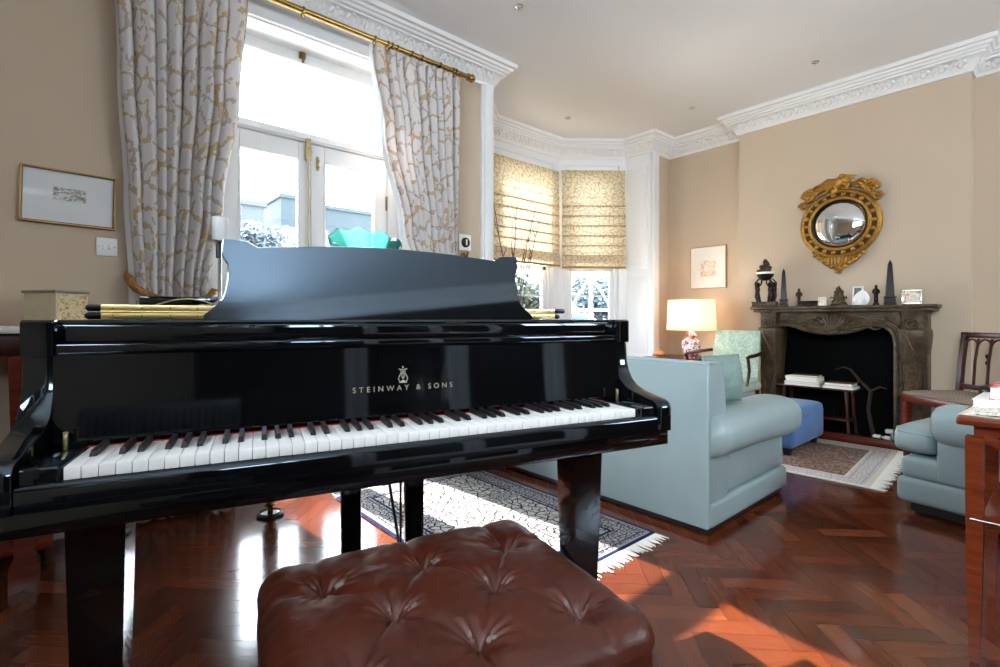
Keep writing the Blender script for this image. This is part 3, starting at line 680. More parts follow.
# ================================================================== WALL PIECES
def art(loc, rz, W, H, fr, mt, label, frm, inner, pw, ph, tilt=0, dy=.0):
    """framed picture; local x along the wall, -y out of it"""
    t = thing('framed_picture', loc, label, 'picture', rz); t.rotation_euler = (0, tilt, rz)
    b = MB()
    for x0, x1, z0, z1 in ((-W/2, W/2, H/2-fr, H/2), (-W/2, W/2, -H/2, -H/2+fr), (-W/2, -W/2+fr, -H/2+fr, H/2-fr), (W/2-fr, W/2, -H/2+fr, H/2-fr)): b.box(x0, x1, -.02, 0, z0, z1, .002)
    b.build('frame', frm, t)
    b = MB(); i = fr
    for x0, x1, z0, z1 in ((-W/2+i, W/2-i, H/2-i-.004, H/2-i), (-W/2+i, W/2-i, -H/2+i, -H/2+i+.004), (-W/2+i, -W/2+i+.004, -H/2+i, H/2-i), (W/2-i-.004, W/2-i, -H/2+i, H/2-i)): b.box(x0, x1, -.016, -.004, z0, z1)
    b.build('slip', inner, t)
    b = MB(); b.box(-W/2+fr, W/2-fr, -.008, -.005, -H/2+fr, H/2-fr); b.build('mount', mt, t)
    b = MB(); b.box(-pw/2, pw/2, -.0095, -.008, dy-ph/2, dy+ph/2); b.build('print', M['etch'] if frm == 'gold2' else M['etch2'], t)
    b = MB(); b.box(-W/2+fr, W/2-fr, -.0125, -.0115, -H/2+fr, H/2-fr); b.build('glass', 'picglass', t)
    return t
M['picglass'] = M['glass'].copy(); M['picglass'].name = 'picture_glass'; [setattr(n_.inputs[0], 'default_value', 1.12) for n_ in M['picglass'].node_tree.nodes if n_.type == 'FRESNEL']
M['gold2'] = simple('gilt_frame', '#b98a45', .4, .5)
M['mount'] = simple('mount_card', '#e0e0e0', .8)
def etch(name, base, ink, sc, th):
    t = NT(name); v = t.coord('Object', sc); f = t.noise(v, 6, 8, .7, 1.5); t.set(col=t.mix(t.math('GREATER_THAN', f, th), base, ink), rough=.8); return t.m
M['etch'] = etch('etching', '#dcd9d3', '#8f8a86', (6, 6, 14), .5)
M['etch2'] = etch('colour_print', '#efe6d8', '#c99a7a', (8, 8, 10), .52)
art((.0, WY-.002, 1.555), 0, .335, .250, .007, 'mount', 'small landscape etching in a thin gold frame above the light switch', 'gold2', 'darkmahog', .115, .058, radians(1.3), .015)
art((XA-.002, 2.565, 1.557), radians(-90), .40, .455, .008, 'paper', 'small print in a thin pale frame on the wall above the table lamp', 'palewood', 'paper', .17, .17, 0, -.01)
t = thing('light_switch', (.134, WY, 1.345), 'white double light switch plate under the small etching', 'switch')
b = MB(); b.box(-.04, .04, -.009, 0, -.043, .043, .004); b.build('plate', 'porcelain', t)
for x in (-.012, .012):
    b = MB(); b.box(x-.006, x+.006, -.014, -.008, -.012, .012, .002); b.build('rocker', 'porcelain', t)
for x in (-.03, .03):
    b = MB(); b.ell((x, -.009, 0), (.003, .0012, .003), seg=8); b.build('screw', 'chrome', t)
t = thing('thermostat', (2.266, WY, 1.58), 'square cream thermostat with a dark dial right of the curtain', 'thermostat')
b = MB(); b.box(-.058, .058, -.022, 0, -.062, .062, .008); b.build('plate', 'paper', t)
b = MB(); b.lathe([(.038, 0), (.036, .012), (.03, .016), (0, .016)], (0, 0, 0), 20, Matrix.Translation((0, -.022, 0)) @ Matrix.Rotation(pi/2, 4, 'X')); b.build('dial', 'bronze', t)
b = MB(); b.box(-.006, .006, -.042, -.037, -.022, .022, .002); b.build('pointer', 'paper', t)
for i, (x, y, lb) in enumerate(((2.19, 2.33, 'recessed ceiling downlight nearest the curtain rod'), (3.77, 3.3, 'recessed ceiling downlight inside the bay'), (4.42, 1.31, 'recessed ceiling downlight above the round mirror side of the room'), (4.48, 2.37, 'recessed ceiling downlight near the alcove corner'))):
    t = thing('downlight', (x, y, CZ), lb, 'downlight', 0, 'recessed downlights')
    b = MB(); b.lathe([(.018, 0), (.024, -.0), (.027, -.003), (.024, -.006), (.02, -.005), (.018, -.001)], (0, 0, 0), 20); b.build('trim_ring', 'chrome', t)
    b = MB(); b.lathe([(0, -.001), (.018, -.002)], (0, 0, 0), 16); b.build('lens', 'porcelain', t)

# ================================================================== ON AND BEHIND THE PIANO
def P_(u, v, z): q = pp @ Vector((u, v, z)); return (q.x, q.y, q.z)
RZ = radians(-15.05)
t = thing('candlestick', P_(.182, .75, 1.0385), 'slim chrome candlestick with a frosted glass cup behind the music desk', 'candlestick', RZ)
b = MB(); b.lathe([(.04, 0), (.042, .006), (.02, .012), (.006, .02), (.005, .03), (.0045, .20), (.006, .205), (.009, .21), (.009, .235), (.005, .24)], (0, 0, 0), 18); b.build('stem', 'chrome', t)
b = MB(); b.lathe([(.005, .0), (.008, .002), (.008, .045), (.005, .05)], (-.004, 0, .155), 10); b.build('collar', 'blacksatin', t)
M['frost'] = simple('frosted_glass', '#f4f4f4', .3, trans=.25)
b = MB(); b.lathe([(.004, .205), (.02, .212), (.022, .22), (.023, .262), (.0235, .285), (.0215, .285), (.021, .26), (.019, .222), (0, .216)], (0, 0, 0), 20); b.build('cup', 'frost', t)
t = thing('lacquer_box', P_(.07, .86, 1.0385), 'low black lacquer case with a curved pale handle left of the candlestick', 'box', RZ)
b = MB(); b.box(-.115, .15, -.03, .03, 0, .034, .003); b.build('body', 'black', t)
b = MB(); b.tube([(x, -.033, .006+.020*max(0, cos((x-.015)/.085*pi/2))) for x in [-.07+.17*i/16 for i in range(17)]], .0025, 6); b.build('handle', 'palebrass', t)
# ruffled turquoise bowl
t = thing('glass_bowl', P_(.74, 1.3, 1.0175), 'turquoise ruffled glass bowl behind the music desk', 'bowl', RZ)
def bw(s_, v):
    a = 2*pi*s_; r = .035+.135*v**1.15; z = .012+.335*v**.9+v**3*.010*sin(9*a)+.085*v**1.5*sin(a); r += v**3*.006*cos(9*a)
    return (r*cos(a), r*sin(a), z)
b = MB(); b.grid(bw, 120, 24); o = b.build('bowl', 'turq', t, 80); md = o.modifiers.new('thick', 'SOLIDIFY'); md.thickness = .004
b = MB(); b.lathe([(.06, 0), (.062, .006), (.03, .012), (.033, .016)], (0, 0, 0), 24); b.build('foot', 'turq', t)
# vase with dry twigs
t = thing('twig_vase', (3.02, 3.30, 0), 'tall vase of bare dark twigs standing in the bay window', 'vase')
b = MB(); b.lathe([(.09, 0), (.10, .02), (.085, .2), (.06, .45), (.05, .6), (.07, .68), (.064, .68), (.045, .6), (.05, .4), (0, .3)], (0, 0, 0), 24); b.build('pot', 'porcelain', t)
rnd = random.Random(5)
for k in range(11):
    b = MB(); a = rnd.uniform(-1, 1); d = Vector((a*.30+rnd.uniform(-.05, .05), rnd.uniform(-.12, .12), 1)); h = rnd.uniform(.85, 1.55)
    pts = [Vector((rnd.uniform(-.02, .02), 0, .6))]; 
    for i in range(8): pts.append(pts[-1]+Vector((d.x*h/8*(.5+i*.14)+rnd.uniform(-.014, .014), d.y*h/8+rnd.uniform(-.01, .01), h/8)))
    b.tube(pts, [.0075-.005*i/8 for i in range(9)], 5)
    for i in range(3, 8):
        s2 = rnd.choice((-1, 1)); q = pts[i]; b.tube([q, q+Vector((s2*.03, rnd.uniform(-.02, .02), .06)), q+Vector((s2*.045, rnd.uniform(-.03, .03), .15))], [.004, .003, .0018], 4)
    b.build('twig', M.setdefault('twig', simple('dark_twig', '#4a3238', .8)), t)
# console with stone top, cream box
t = thing('console_table', (-.55, 2.78, 0), 'stone topped mahogany console against the wall behind the piano', 'console table')
b = MB(); b.box(-.62, .62, -.21, .225, .945, .972, .006); b.build('top', 'stone', t)
b = MB(); b.box(-.56, .56, -.17, .21, .86, .945, .004); b.build('apron', 'darkmahog', t)
for x in (-.53, .42):
    for y in (-.15, .17):
        b = MB(); b.loft([[(x+sx*.04*k, y+sy*.035*k, z) for sx, sy in ((-1, -1), (1, -1), (1, 1), (-1, 1))] for z, k in ((0, 1.1), (.06, 1.1), (.1, .7), (.5, .9), (.86, 1.1))]); b.build('leg', 'mahog', t, 30)
b = MB(); b.box(-.5, .5, -.15, .2, .1, .13, .005); b.build('shelf', 'mahog', t)
t = thing('cream_box', (-.025, 2.80, .972), 'cream box with a sketch on its side left of the piano lid', 'box', radians(-8))
M['creambox'] = simple('cream_painted_card', '#cfc3a6', .6, var=.06, vs=12)
M['sketch'] = etch('sketch_panel', '#e2cfa4', '#a9855a', (12, 12, 12), .54)
b = MB(); sq = [(0, -.125), (.085, .0), (0, .125), (-.118, 0)]; b.prism(sq, 0, .135, 'z', .002); b.build('body', 'creambox', t)
b = MB(); b.prism([(x*1.07, y*1.07) for x, y in sq], .135, .146, 'z', .002); b.build('lid', M.setdefault('boxlid', simple('box_lid', '#8f8674', .5)), t)
b = MB(); 
f0, f1 = Vector((.006, -.117)), Vector((.080, -.008)); nn = Vector((.827, -.562)).normalized()
b.prism([(f0.x, f0.y), (f1.x, f1.y), (f1.x+nn.x*.002, f1.y+nn.y*.002), (f0.x+nn.x*.002, f0.y+nn.y*.002)], .008, .128, 'z'); b.build('sketch_panel', 'sketch', t)

# ================================================================== SOFA (back towards the piano, facing the fire)
sf = thing('sofa', (2.67, 1.92, 0), 'pale blue leather sofa with its back to the piano and rolled arms', 'sofa')
def welt(pts, parent, mat='blueleather', r=.006): b = MB(); b.tube(pts, r, 6); return b.build('piping', mat, parent)
x0, x1, y0, y1 = -.47, .465, -.84, .84
b = MB(); b.prism([(x0, .035), (x0, .785), (x0+.02, .80), (x0+.13, .795), (x0+.155, .775), (x0+.20, .30), (x0+.20, .035)], y0, y1, 'y', .010, 3); bk_ = b.build('back', 'blueleather', sf, 40)
for pts in ([(x0+.004, y0+.003, .04), (x0+.004, y0+.003, .79), (x0+.012, y0+.02, .797), (x0+.012, y1-.02, .797), (x0+.004, y1-.003, .79), (x0+.004, y1-.003, .04)], [(x0+.012, y0+.003, .795), (x0+.14, y0+.003, .79), (x0+.196, y0+.003, .33)]): welt(pts, bk_)
b = MB(); b.box(x0+.2, x1-.05, y0+.03, y1-.03, .06, .30, .02); b.build('seat_base', 'blueleather', sf)
for s_ in (-1, 1):
    ya = s_*.75
    b = MB(); b.box(x0+.02, x1-.06, ya-.085, ya+.085, .165, .44, .012); b.box(x1-.10, x1-.03, ya-.088, ya+.088, .165, .40, .02, 3); am = b.build('arm', 'blueleather', sf)
    rings = []
    for x, kx in ((x0+.02, .92), (x0+.05, .97), (x0+.2, 1), (0, 1.02), (x1-.12, 1.04), (x1-.05, 1.03), (x1-.012, .95), (x1+.012, .80), (x1+.024, .55), (x1+.028, .2)):
        dz = .004*(x-x0)+.0; yc = ya+s_*.035
        rings.append([(x, yc+.150*kx*math.copysign(abs(cos(a))**.8, cos(a)), .455+dz+.100*kx*math.copysign(abs(sin(a))**.8, sin(a))-(.015 if x > .3 else 0)*(sin(a) < 0)) for a in [2*pi*i/36 for i in range(36)]])
    b = MB(); b.loft(rings); b.build('arm_roll', 'blueleather', am, 80)
b = MB(); b.box(x0+.012, x1-.01, y0-.012, y1+.012, .035, .155, .022, 4); b.build('valance', 'blueleather', sf)
b = MB(); b.box(x1-.06, x1+.004, y0+.02, y1-.02, .04, .27, .02); b.build('front_panel', 'blueleather', sf)
for yy in (-.34, .34):
    b = MB(); b.sup((.13, yy, .365), (.39, .325, .085), .5, .22); b.build('seat_cushion', 'blueleather', sf, 80)
    m = Matrix.Translation((-.20, yy, .56)) @ Matrix.Rotation(radians(-13), 4, 'Y'); b = MB(); b.sup((0, 0, 0), (.075, .32, .17), .35, .45, mat=m); b.build('back_cushion', 'blueleather', sf, 80)
for sx in (x0+.06, x1-.08):
    for sy in (-.76, .76):
        b = MB(); b.lathe([(.03, 0), (.035, .04), (.035, .05)], (sx, sy, 0), 12); b.build('foot', 'dark', sf)
b = MB(); b.box(x0+.015, x1-.03, y0+.015, y1-.015, .008, .04); b.build('plinth', 'dark', sf)
def pillow(loc, rot, w_, h_, d_, mat, label, name='cushion'):
    t = thing(name, loc, label, 'cushion'); t.rotation_euler = rot
    def f(sg):
        def fn(s_, v):
            x, z = s_*2-1, v*2-1; e = (1-abs(x)**2.6)*(1-abs(z)**2.6); k = 1-.07*(1-abs(x*z))*(abs(x)**2+abs(z)**2)/2
            th = sg*d_*max(0, e)**.55*(1+.08*mnoise.noise((x*2.2, z*2.2, sg)))+.006*mnoise.noise((x*5+3, z*7, sg*2))
            return (x*w_*k, th, z*h_*k)
        return fn
    b = MB(); b.grid(f(1), 26, 26); b.grid(f(-1), 26, 26); bmesh.ops.remove_doubles(b.bm, verts=b.bm.verts, dist=.003); bmesh.ops.recalc_face_normals(b.bm, faces=b.bm.faces); b.build('cover', mat, t, 80)
    pts = []
    for q in range(80):
        a = 2*pi*q/80; m_ = max(abs(cos(a)), abs(sin(a))); x, z = cos(a)/m_, sin(a)/m_; k = 1-.07*(1-abs(x*z))*(abs(x)**2+abs(z)**2)/2; pts.append((x*w_*k, 0, z*h_*k))
    b = MB(); b.tube(pts, .006, 6, closed=True); b.build('piping', mat, t, 80); return t
pillow((2.605, 1.205, .682), (radians(-4), radians(0), radians(-10)), .15, .125, .065, 'greencush', 'grey green square cushion propped against the sofa back by its arm')

# ================================================================== SETTEE BEHIND THE CAMERA (seen mirrored in the fallboard)
q_ = pp @ Vector((-.24, -2.35, 0))
M['charcoal'] = simple('charcoal_leather', '#55565b', .35, var=.05, vs=6)
t = thing('settee', (q_.x, q_.y, 0), 'charcoal channel quilted settee behind the camera, mirrored left in the fallboard', 'settee', radians(-15.05))
b = MB()
b.loft([[(-.42+.84*i/168, .012+.020*abs(sin(pi*i/8))**.6 if k == 0 else (.012+.020*abs(sin(pi*i/8))**.6)*.2-.05*k, z) for i in range(169)]+[(.42, -.14, z), (-.42, -.14, z)] for k, z in ((0, .36), (0, .60), (0, .68), (.25, .715), (.8, .735))])
b.build('backrest', 'charcoal', t, 60)
b = MB(); b.box(-.42, .42, -.02, .52, .14, .30, .03, 3); b.sup((0, .26, .34), (.41, .27, .06), .5, .2); b.build('seat', 'charcoal', t)
for s_ in (-1, 1):
    b = MB(); b.box(s_*.46-.045, s_*.46+.045, -.12, .50, .14, .52, .03, 3); b.build('arm', 'charcoal', t)
for sx in (-.4, .4):
    for sy in (-.08, .44):
        b = MB(); b.lathe([(.018, 0), (.025, .14)], (sx, sy, 0), 12); b.build('foot', 'dark', t)

# ================================================================== BLUE FOOTSTOOL
t = thing('ottoman', (4.23, 1.59, .0105), 'low blue velvet footstool between the sofa and the fireplace', 'footstool')
b = MB(); b.box(-.34, .34, -.30, .30, .055, .30, .03, 4); b.build('body', 'velvet', t)
b = MB(); b.sup((0, 0, .285), (.345, .305, .058), .5, .16, 40, 16); b.build('pad', 'velvet', t, 80)
for sx in (-.28, .28):
    for sy in (-.24, .24):
        b = MB(); b.loft([[(sx+a*k, sy+c_*k, z) for a, c_ in ((-1, -1), (1, -1), (1, 1), (-1, 1))] for z, k in ((0, .018), (.06, .028))]); b.build('leg', 'dark', t)

# ================================================================== BLUE ARMCHAIR, right foreground (faces the window wall)
t = thing('armchair', (3.564, .144, 0), 'pale blue leather armchair at the right beside the wooden table', 'armchair', radians(-12)); t.scale = (.88, 1, 1)
def loftarm(xc):
    rings = []
    for y, k in ((.245, .2), (.24, .55), (.225, .80), (.195, .95), (.15, 1.0), (-.1, 1), (-.40, .98)):
        rings.append([(xc+.115*k*math.copysign(abs(cos(a))**.8, cos(a)), y, .475+.105*k*math.copysign(abs(sin(a))**.8, sin(a))) for a in [2*pi*i/32 for i in range(32)]])
    return rings
for s_ in (-1, 1):
    b = MB(); b.box(s_*.345-.085, s_*.345+.085, -.45, .215, .19, .45, .015, 3); am = b.build('arm', 'blueleather', t)
    b = MB(); b.loft(loftarm(s_*.365)); b.build('arm_roll', 'blueleather', am, 80)
b = MB(); b.box(-.425, .425, -.48, .37, .18, .29, .03, 4); b.build('seat_base', 'blueleather', t)
b = MB(); b.box(-.435, .435, -.485, .385, .055, .185, .03, 4); b.build('valance', 'blueleather', t)
b = MB(); b.sup((0, .05, .365), (.262, .36, .078), .45, .25); b.sup((0, .33, .365), (.40, .10, .076), .5, .35); cu_ = b.build('seat_cushion', 'blueleather', t, 80)
welt([(-.385, .25, .405), (-.39, .39, .41), (-.30, .425, .415), (.30, .425, .415), (.39, .39, .41), (.385, .25, .405)], cu_, r=.005)
b = MB(); b.prism([(-.50, .06), (-.50, .62), (-.46, .66), (-.38, .65), (-.33, .60), (-.27, .30), (-.27, .06)], -.40, .40, 'x', .02, 3); b.build('back', 'blueleather', t, 40)
b = MB(); b.box(-.40, .40, -.46, .33, .012, .06); b.build('plinth', 'dark', t)
for sx in (-.37, .37):
    for sy in (-.42, .31):
        b = MB(); b.lathe([(.022, 0), (.032, .055)], (sx, sy, 0), 12); b.build('foot', 'dark', t)

# ================================================================== SATINWOOD TABLE, right edge
tb = thing('side_table', (2.24, -.10, 0), 'tall polished wooden table with crossed braces at the right edge', 'table')
b = MB(); b.box(-.27, .27, -.32, .32, .690, .712, .006, 3); b.build('table_top', 'tablewood', tb)
b = MB(); b.box(-.235, .235, -.285, .285, .655, .690, .003); b.build('frieze', 'tablewood', tb)
for sx, sy in ((-1, 1), (-1, -1), (1, 1), (1, -1)):
    b = MB(); b.loft([[(sx*(.232+.012*q)+a*k, sy*(.282+.0*q)+c_*k, z) for a, c_ in ((-1, -1), (1, -1), (1, 1), (-1, 1))] for z, k, q in ((0, .009, 1), (.03, .012, .9), (.2, .016, .4), (.40, .019, 0), (.655, .020, 0))]); b.build('leg', 'tablewood', tb, 30)
b = MB(); b.box(-.225, .225, -.275, .275, .385, .40, .003); b.build('shelf', 'tablewood', tb)
for x in (-.258, .258):
    b = MB(); b.tube([(x, .29, .418), (x, -.29, .418)], .0024, 6); b.build('rail', 'silver', tb)
for sx in (-.232, .232):
    for z0, z1 in ((.655, .41), (.41, .655)):
        b = MB(); b.loft([[(sx-.007, .262, z0-.014), (sx+.007, .262, z0-.014), (sx+.007, .262, z0+.014), (sx-.007, .262, z0+.014)], [(sx-.007, -.262, z1-.014), (sx+.007, -.262, z1-.014), (sx+.007, -.262, z1+.014), (sx-.007, -.262, z1+.014)]]); b.build('brace', 'tablewood', tb)
def book(loc, rz, w_, d_, h_, cover, label, group=None, page='pages', side=1):
    t = thing('book', loc, label, 'book', rz, group)
    b = MB(); e = .003; th = min(.003, h_*.15)
    b.box(-w_/2, w_/2, -d_/2, d_/2, 0, th, .001); b.box(-w_/2, w_/2, -d_/2, d_/2, h_-th, h_, .001); b.box(-w_/2, w_/2, side*d_/2-.003*side if side > 0 else -d_/2, d_/2 if side > 0 else -d_/2+.003, 0, h_, .001); b.build('cover', cover, t)
    b = MB(); b.box(-w_/2+e, w_/2-e, -d_/2+e, d_/2-e, th, h_-th); b.build('pages', page, t); return t
for nm, c_ in (('cov_white', '#e3e1dc'), ('cov_grey', '#8f8f8c'), ('cov_brown', '#5a4334'), ('cov_dark', '#2c2724'), ('cov_cream', '#cfc4ae')): M[nm] = simple(nm, c_, .45)
t_ = NT('red_blue_jacket'); v_ = t_.coord('Object', (14, 14, 14)); f_ = t_.noise(v_, 2.2, 3); t_.set(col=t_.ramp(f_, [(.40, '#3a4a86'), (.46, '#c9403c'), (.58, '#d2554f'), (.62, '#e9dcd8'), (.7, '#41508c')]), rough=.35); M['cov_jacket'] = t_.m
book((2.34, .055, .712), radians(88), .30, .24, .028, 'cov_white', 'thin white book at the bottom of the pile on the wooden table', 'books on the wooden table', 'porcelain', -1)
book((2.345, .035, .7405), radians(90), .27, .22, .042, 'cov_jacket', 'thick book with a red and blue jacket on top of the table pile', 'books on the wooden table', 'porcelain', -1)
t = thing('magazine', (2.125, .045, .712), 'printed leaflet lying open on the front of the wooden table', 'magazine', radians(86))
t_ = NT('printed_pages'); v_ = t_.coord('Object', (30, 14, 1)); f_ = t_.noise(v_, 3, 4); t_.set(col=t_.mix(t_.math('GREATER_THAN', f_, .58), '#e6ddd3', '#6c6360'), rough=.6); M['printed'] = t_.m
b = MB(); b.grid(lambda s_, v: (-.16+.32*s_, -.10+.2*v, .0015+.006*abs(sin(s_*pi*2))*(.5+.5*v)), 24, 8); o = b.build('pages', 'printed', t, 60); md = o.modifiers.new('thick', 'SOLIDIFY'); md.thickness = .0015
b = MB(); b.box(-.17, .17, -.11, .11, 0, .0015); b.build('cover', 'cov_cream', t)

# ================================================================== GOTHIC BACKED CHAIR, right of the fire
t = thing('dining_chair', (4.56, .80, 0), 'dark wooden chair with gothic arched back and woven seat by the wall', 'chair', atan2(-.79, -.61))
# local x runs along the front rail, local -y ... depth goes to +y (towards the wall)
DW, DD = .52, .44
b = MB(); b.box(0, DW, 0, DD, .455, .478, .01, 3); b.sup((DW/2, DD/2, .476), (DW/2-.012, DD/2-.012, .016), .6, .18); 
t_ = NT('woven_seat'); v_ = t_.coord('Object'); ck = t_.n('ShaderNodeTexChecker'); ck.inputs['Scale'].default_value = 90; t_.l(v_, ck.inputs['Vector']); ck.inputs[1].default_value = lin('#8d7a6a'); ck.inputs[2].default_value = lin('#6f5d50'); t_.set(col=ck.outputs[0], rough=.8); M['woven'] = t_.m
b.build('seat', 'woven', t)
b = MB(); b.box(0, DW, -.006, .02, .405, .458, .004); b.box(0, DW, DD-.02, DD, .405, .458, .004); b.box(-.004, .02, 0, DD, .405, .458, .004); b.box(DW-.02, DW+.004, 0, DD, .405, .458, .004); b.build('seat_rail', 'mahog', t)
for x in (.022, DW-.022):
    b = MB(); b.loft([[(x+a*k, .02+c_*k, z) for a, c_ in ((-1, -1), (1, -1), (1, 1), (-1, 1))] for z, k in ((0, .014), (.44, .021))]); b.build('leg', 'mahog', t, 30)
    b = MB(); b.loft([[(x+a*.016, yy+c_*.016, z) for a, c_ in ((-1, -1), (1, -1), (1, 1), (-1, 1))] for z, yy in ((0, DD+.05), (.25, DD-.0), (.47, DD-.02), (.7, DD+.0), (.905, DD+.03))]); b.build('back_post', 'darkmahog', t, 30)
b = MB(); b.box(.0, DW, DD+.012, DD+.044, .865, .905, .006); b.box(.03, DW-.03, DD-.03, DD-.005, .50, .535, .005); b.build('back_rail', 'darkmahog', t)
for i in range(1, 5):
    x = .03+(DW-.06)*i/5; b = MB(); b.tube([(x, DD-.018, .52), (x, DD-.005, .70), (x, DD+.022, .86)], .009, 6); b.build('splat', 'darkmahog', t)
for i in range(5):
    xa, xb = .03+(DW-.06)*i/5, .03+(DW-.06)*(i+1)/5; cx_ = (xa+xb)/2
    b = MB(); b.tube([(cx_+(xb-xa)/2*cos(a), DD+.012+.012*sin(a), .79+.065*sin(a)**.8) for a in [pi*q/14 for q in range(15)]], .007, 6); b.build('arch', 'darkmahog', t)
t = thing('handbag', (4.585, .30, .493), 'rounded black bag lying on the woven chair seat', 'bag')
b = MB(); b.sup((0, 0, .035), (.13, .10, .036), .6, .7); b.build('body', 'blacksatin', t, 80)
b = MB(); b.tube([(-.07+.14*i/10, -.03, .066+.02*sin(pi*i/10)) for i in range(11)], .006, 6); b.build('handle', 'blacksatin', t)

# ================================================================== GREEN ARMCHAIR, LAMP TABLE AND LAMP
t = thing('open_armchair', (4.48, 2.08, 0), 'pale green open armchair with dark wooden arms left of the fireplace', 'armchair', radians(90))
M['greensilk'] = vine('green_figured_silk', '#a7b5a2', '#b9c5b2', '#96a894', (22, 22, 22), .12)
W2 = .22
def bkf(s_, v): x = s_*2-1; return (x*(W2-.012*v), -.235-.10*v+.012*(1-x*x), .46+.435*v+.012*(1-x*x)*v)
b = MB()
b.loft([[(sx*(W2-.012*v)*1, -.235-.10*v+dy, .46+.43*v) for sx, dy in ((-1, .0), (-.6, .022), (0, .028), (.6, .022), (1, 0), (1, -.03), (-1, -.03))] for v in (0, .2, .4, .6, .8, .95, 1)]); 
for f_ in b.bm.faces:
    for lp in f_.loops: lp[b.uv].uv = (lp.vert.co.x, lp.vert.co.z)
b.build('backrest', 'greensilk', t, 50)
b = MB(); b.box(-.26, .26, -.24, .26, .36, .44, .03, 4); b.sup((0, .01, .435), (.25, .25, .03), .6, .2); 
for f_ in b.bm.faces:
    for lp in f_.loops: lp[b.uv].uv = (lp.vert.co.x, lp.vert.co.y)
b.build('seat', 'greensilk', t)
for s_ in (-1, 1):
    b = MB(); b.tube([(s_*.235, -.30, .70), (s_*.275, -.16, .69), (s_*.29, .0, .68), (s_*.285, .10, .675), (s_*.28, .12, .66)], .016, 8); b.tube([(s_*.28, .11, .665), (s_*.27, .06, .55), (s_*.26, .09, .42)], .014, 8); b.build('arm', 'darkmahog', t)
    b = MB(); b.tube([(s_*.24, .23, .37), (s_*.245, .24, .2), (s_*.245, .23, 0)], [.022, .018, .013], 8); b.build('leg', 'darkmahog', t)
    b = MB(); b.tube([(s_*.22, -.22, .44), (s_*.225, -.22, .3), (s_*.23, -.30, 0)], [.02, .02, .014], 8); b.build('leg', 'darkmahog', t)
t = thing('lamp_table', (4.88, 2.68, 0), 'small dark table under the red and white lamp', 'table')
b = MB(); b.box(-.28, .28, -.27, .30, .575, .60, .006); b.build('top', 'darkmahog', t)
b = MB(); b.box(-.25, .25, -.24, .27, .52, .575, .004); b.build('apron', 'darkmahog', t)
for sx in (-.23, .23):
    for sy in (-.22, .25):
        b = MB(); b.loft([[(sx+a*k, sy+c_*k, z) for a, c_ in ((-1, -1), (1, -1), (1, 1), (-1, 1))] for z, k in ((0, .012), (.53, .02))]); b.build('leg', 'darkmahog', t)
lp_ = thing('table_lamp', (4.80, 2.54, .60), 'table lamp with cream rectangular shade and red patterned vase base', 'lamp', radians(-90))
M['redvase'] = etch('red_and_white_porcelain', '#e9e2dd', '#a02438', (1, 1, 1), .5)
M['redvase'].node_tree.nodes['Noise Texture'].inputs['Scale'].default_value = 26
b = MB(); b.lathe([(.05, 0), (.055, .01), (.06, .03), (.082, .09), (.09, .135), (.085, .17), (.06, .195), (.04, .205), (.045, .215), (.052, .235), (.035, .262), (.018, .275), (.012, .285), (0, .287)], (0, 0, 0), 28); b.build('vase', 'redvase', lp_)
b = MB(); b.lathe([(.006, .28), (.006, .38), (.016, .385), (.016, .43), (0, .432)], (0, 0, 0), 12); b.build('stem', 'oldbrass', lp_)
t_ = NT('lamp_shade_cloth'); t_.set(col='#f3e6d2', rough=.9); tb_ = t_.n('ShaderNodeBsdfTranslucent'); tb_.inputs[0].default_value = lin('#fff0da'); mx_ = t_.n('ShaderNodeMixShader'); mx_.inputs[0].default_value = .6
t_.l(t_.b.outputs[0], mx_.inputs[1]); t_.l(tb_.outputs[0], mx_.inputs[2]); t_.l(mx_.outputs[0], t_.out.inputs[0]); M['shade'] = t_.m
b = MB()
for z0, z1 in ((.285, .597),):
    A4 = [(-.205, -.115), (.205, -.115), (.205, .115), (-.205, .115)]
    b.loft([[(x*1.02, y*1.02, z0) for x, y in A4], [(x*.96, y*.96, z1) for x, y in A4]], cap=False)
o = b.build('lamp_shade', 'shade', lp_, None); md = o.modifiers.new('thick', 'SOLIDIFY'); md.thickness = .003
M['bulb'] = simple('bulb_glow', '#fff0d8', .5); bb = M['bulb'].node_tree.nodes['Principled BSDF']; bb.inputs['Emission Color'].default_value = (1, .78, .52, 1); bb.inputs['Emission Strength'].default_value = 75
b = MB(); b.ell((0, 0, .46), (.028, .028, .036)); b.build('bulb', 'bulb', lp_)
t = thing('wooden_bowl', (4.81, 2.915, .60), 'small upturned pale wooden bowl on the lamp table by the bay', 'bowl')
b = MB(); b.lathe([(.062, 0), (.064, .006), (.060, .025), (.045, .048), (.022, .058), (.018, .062), (0, .062)], (0, 0, 0), 24); b.build('bowl', 'palewood', t)
b = MB(); b.lathe([(.0645, .006), (.0655, .012), (.0635, .018)], (0, 0, 0), 24); b.build('band', 'mahog', t)

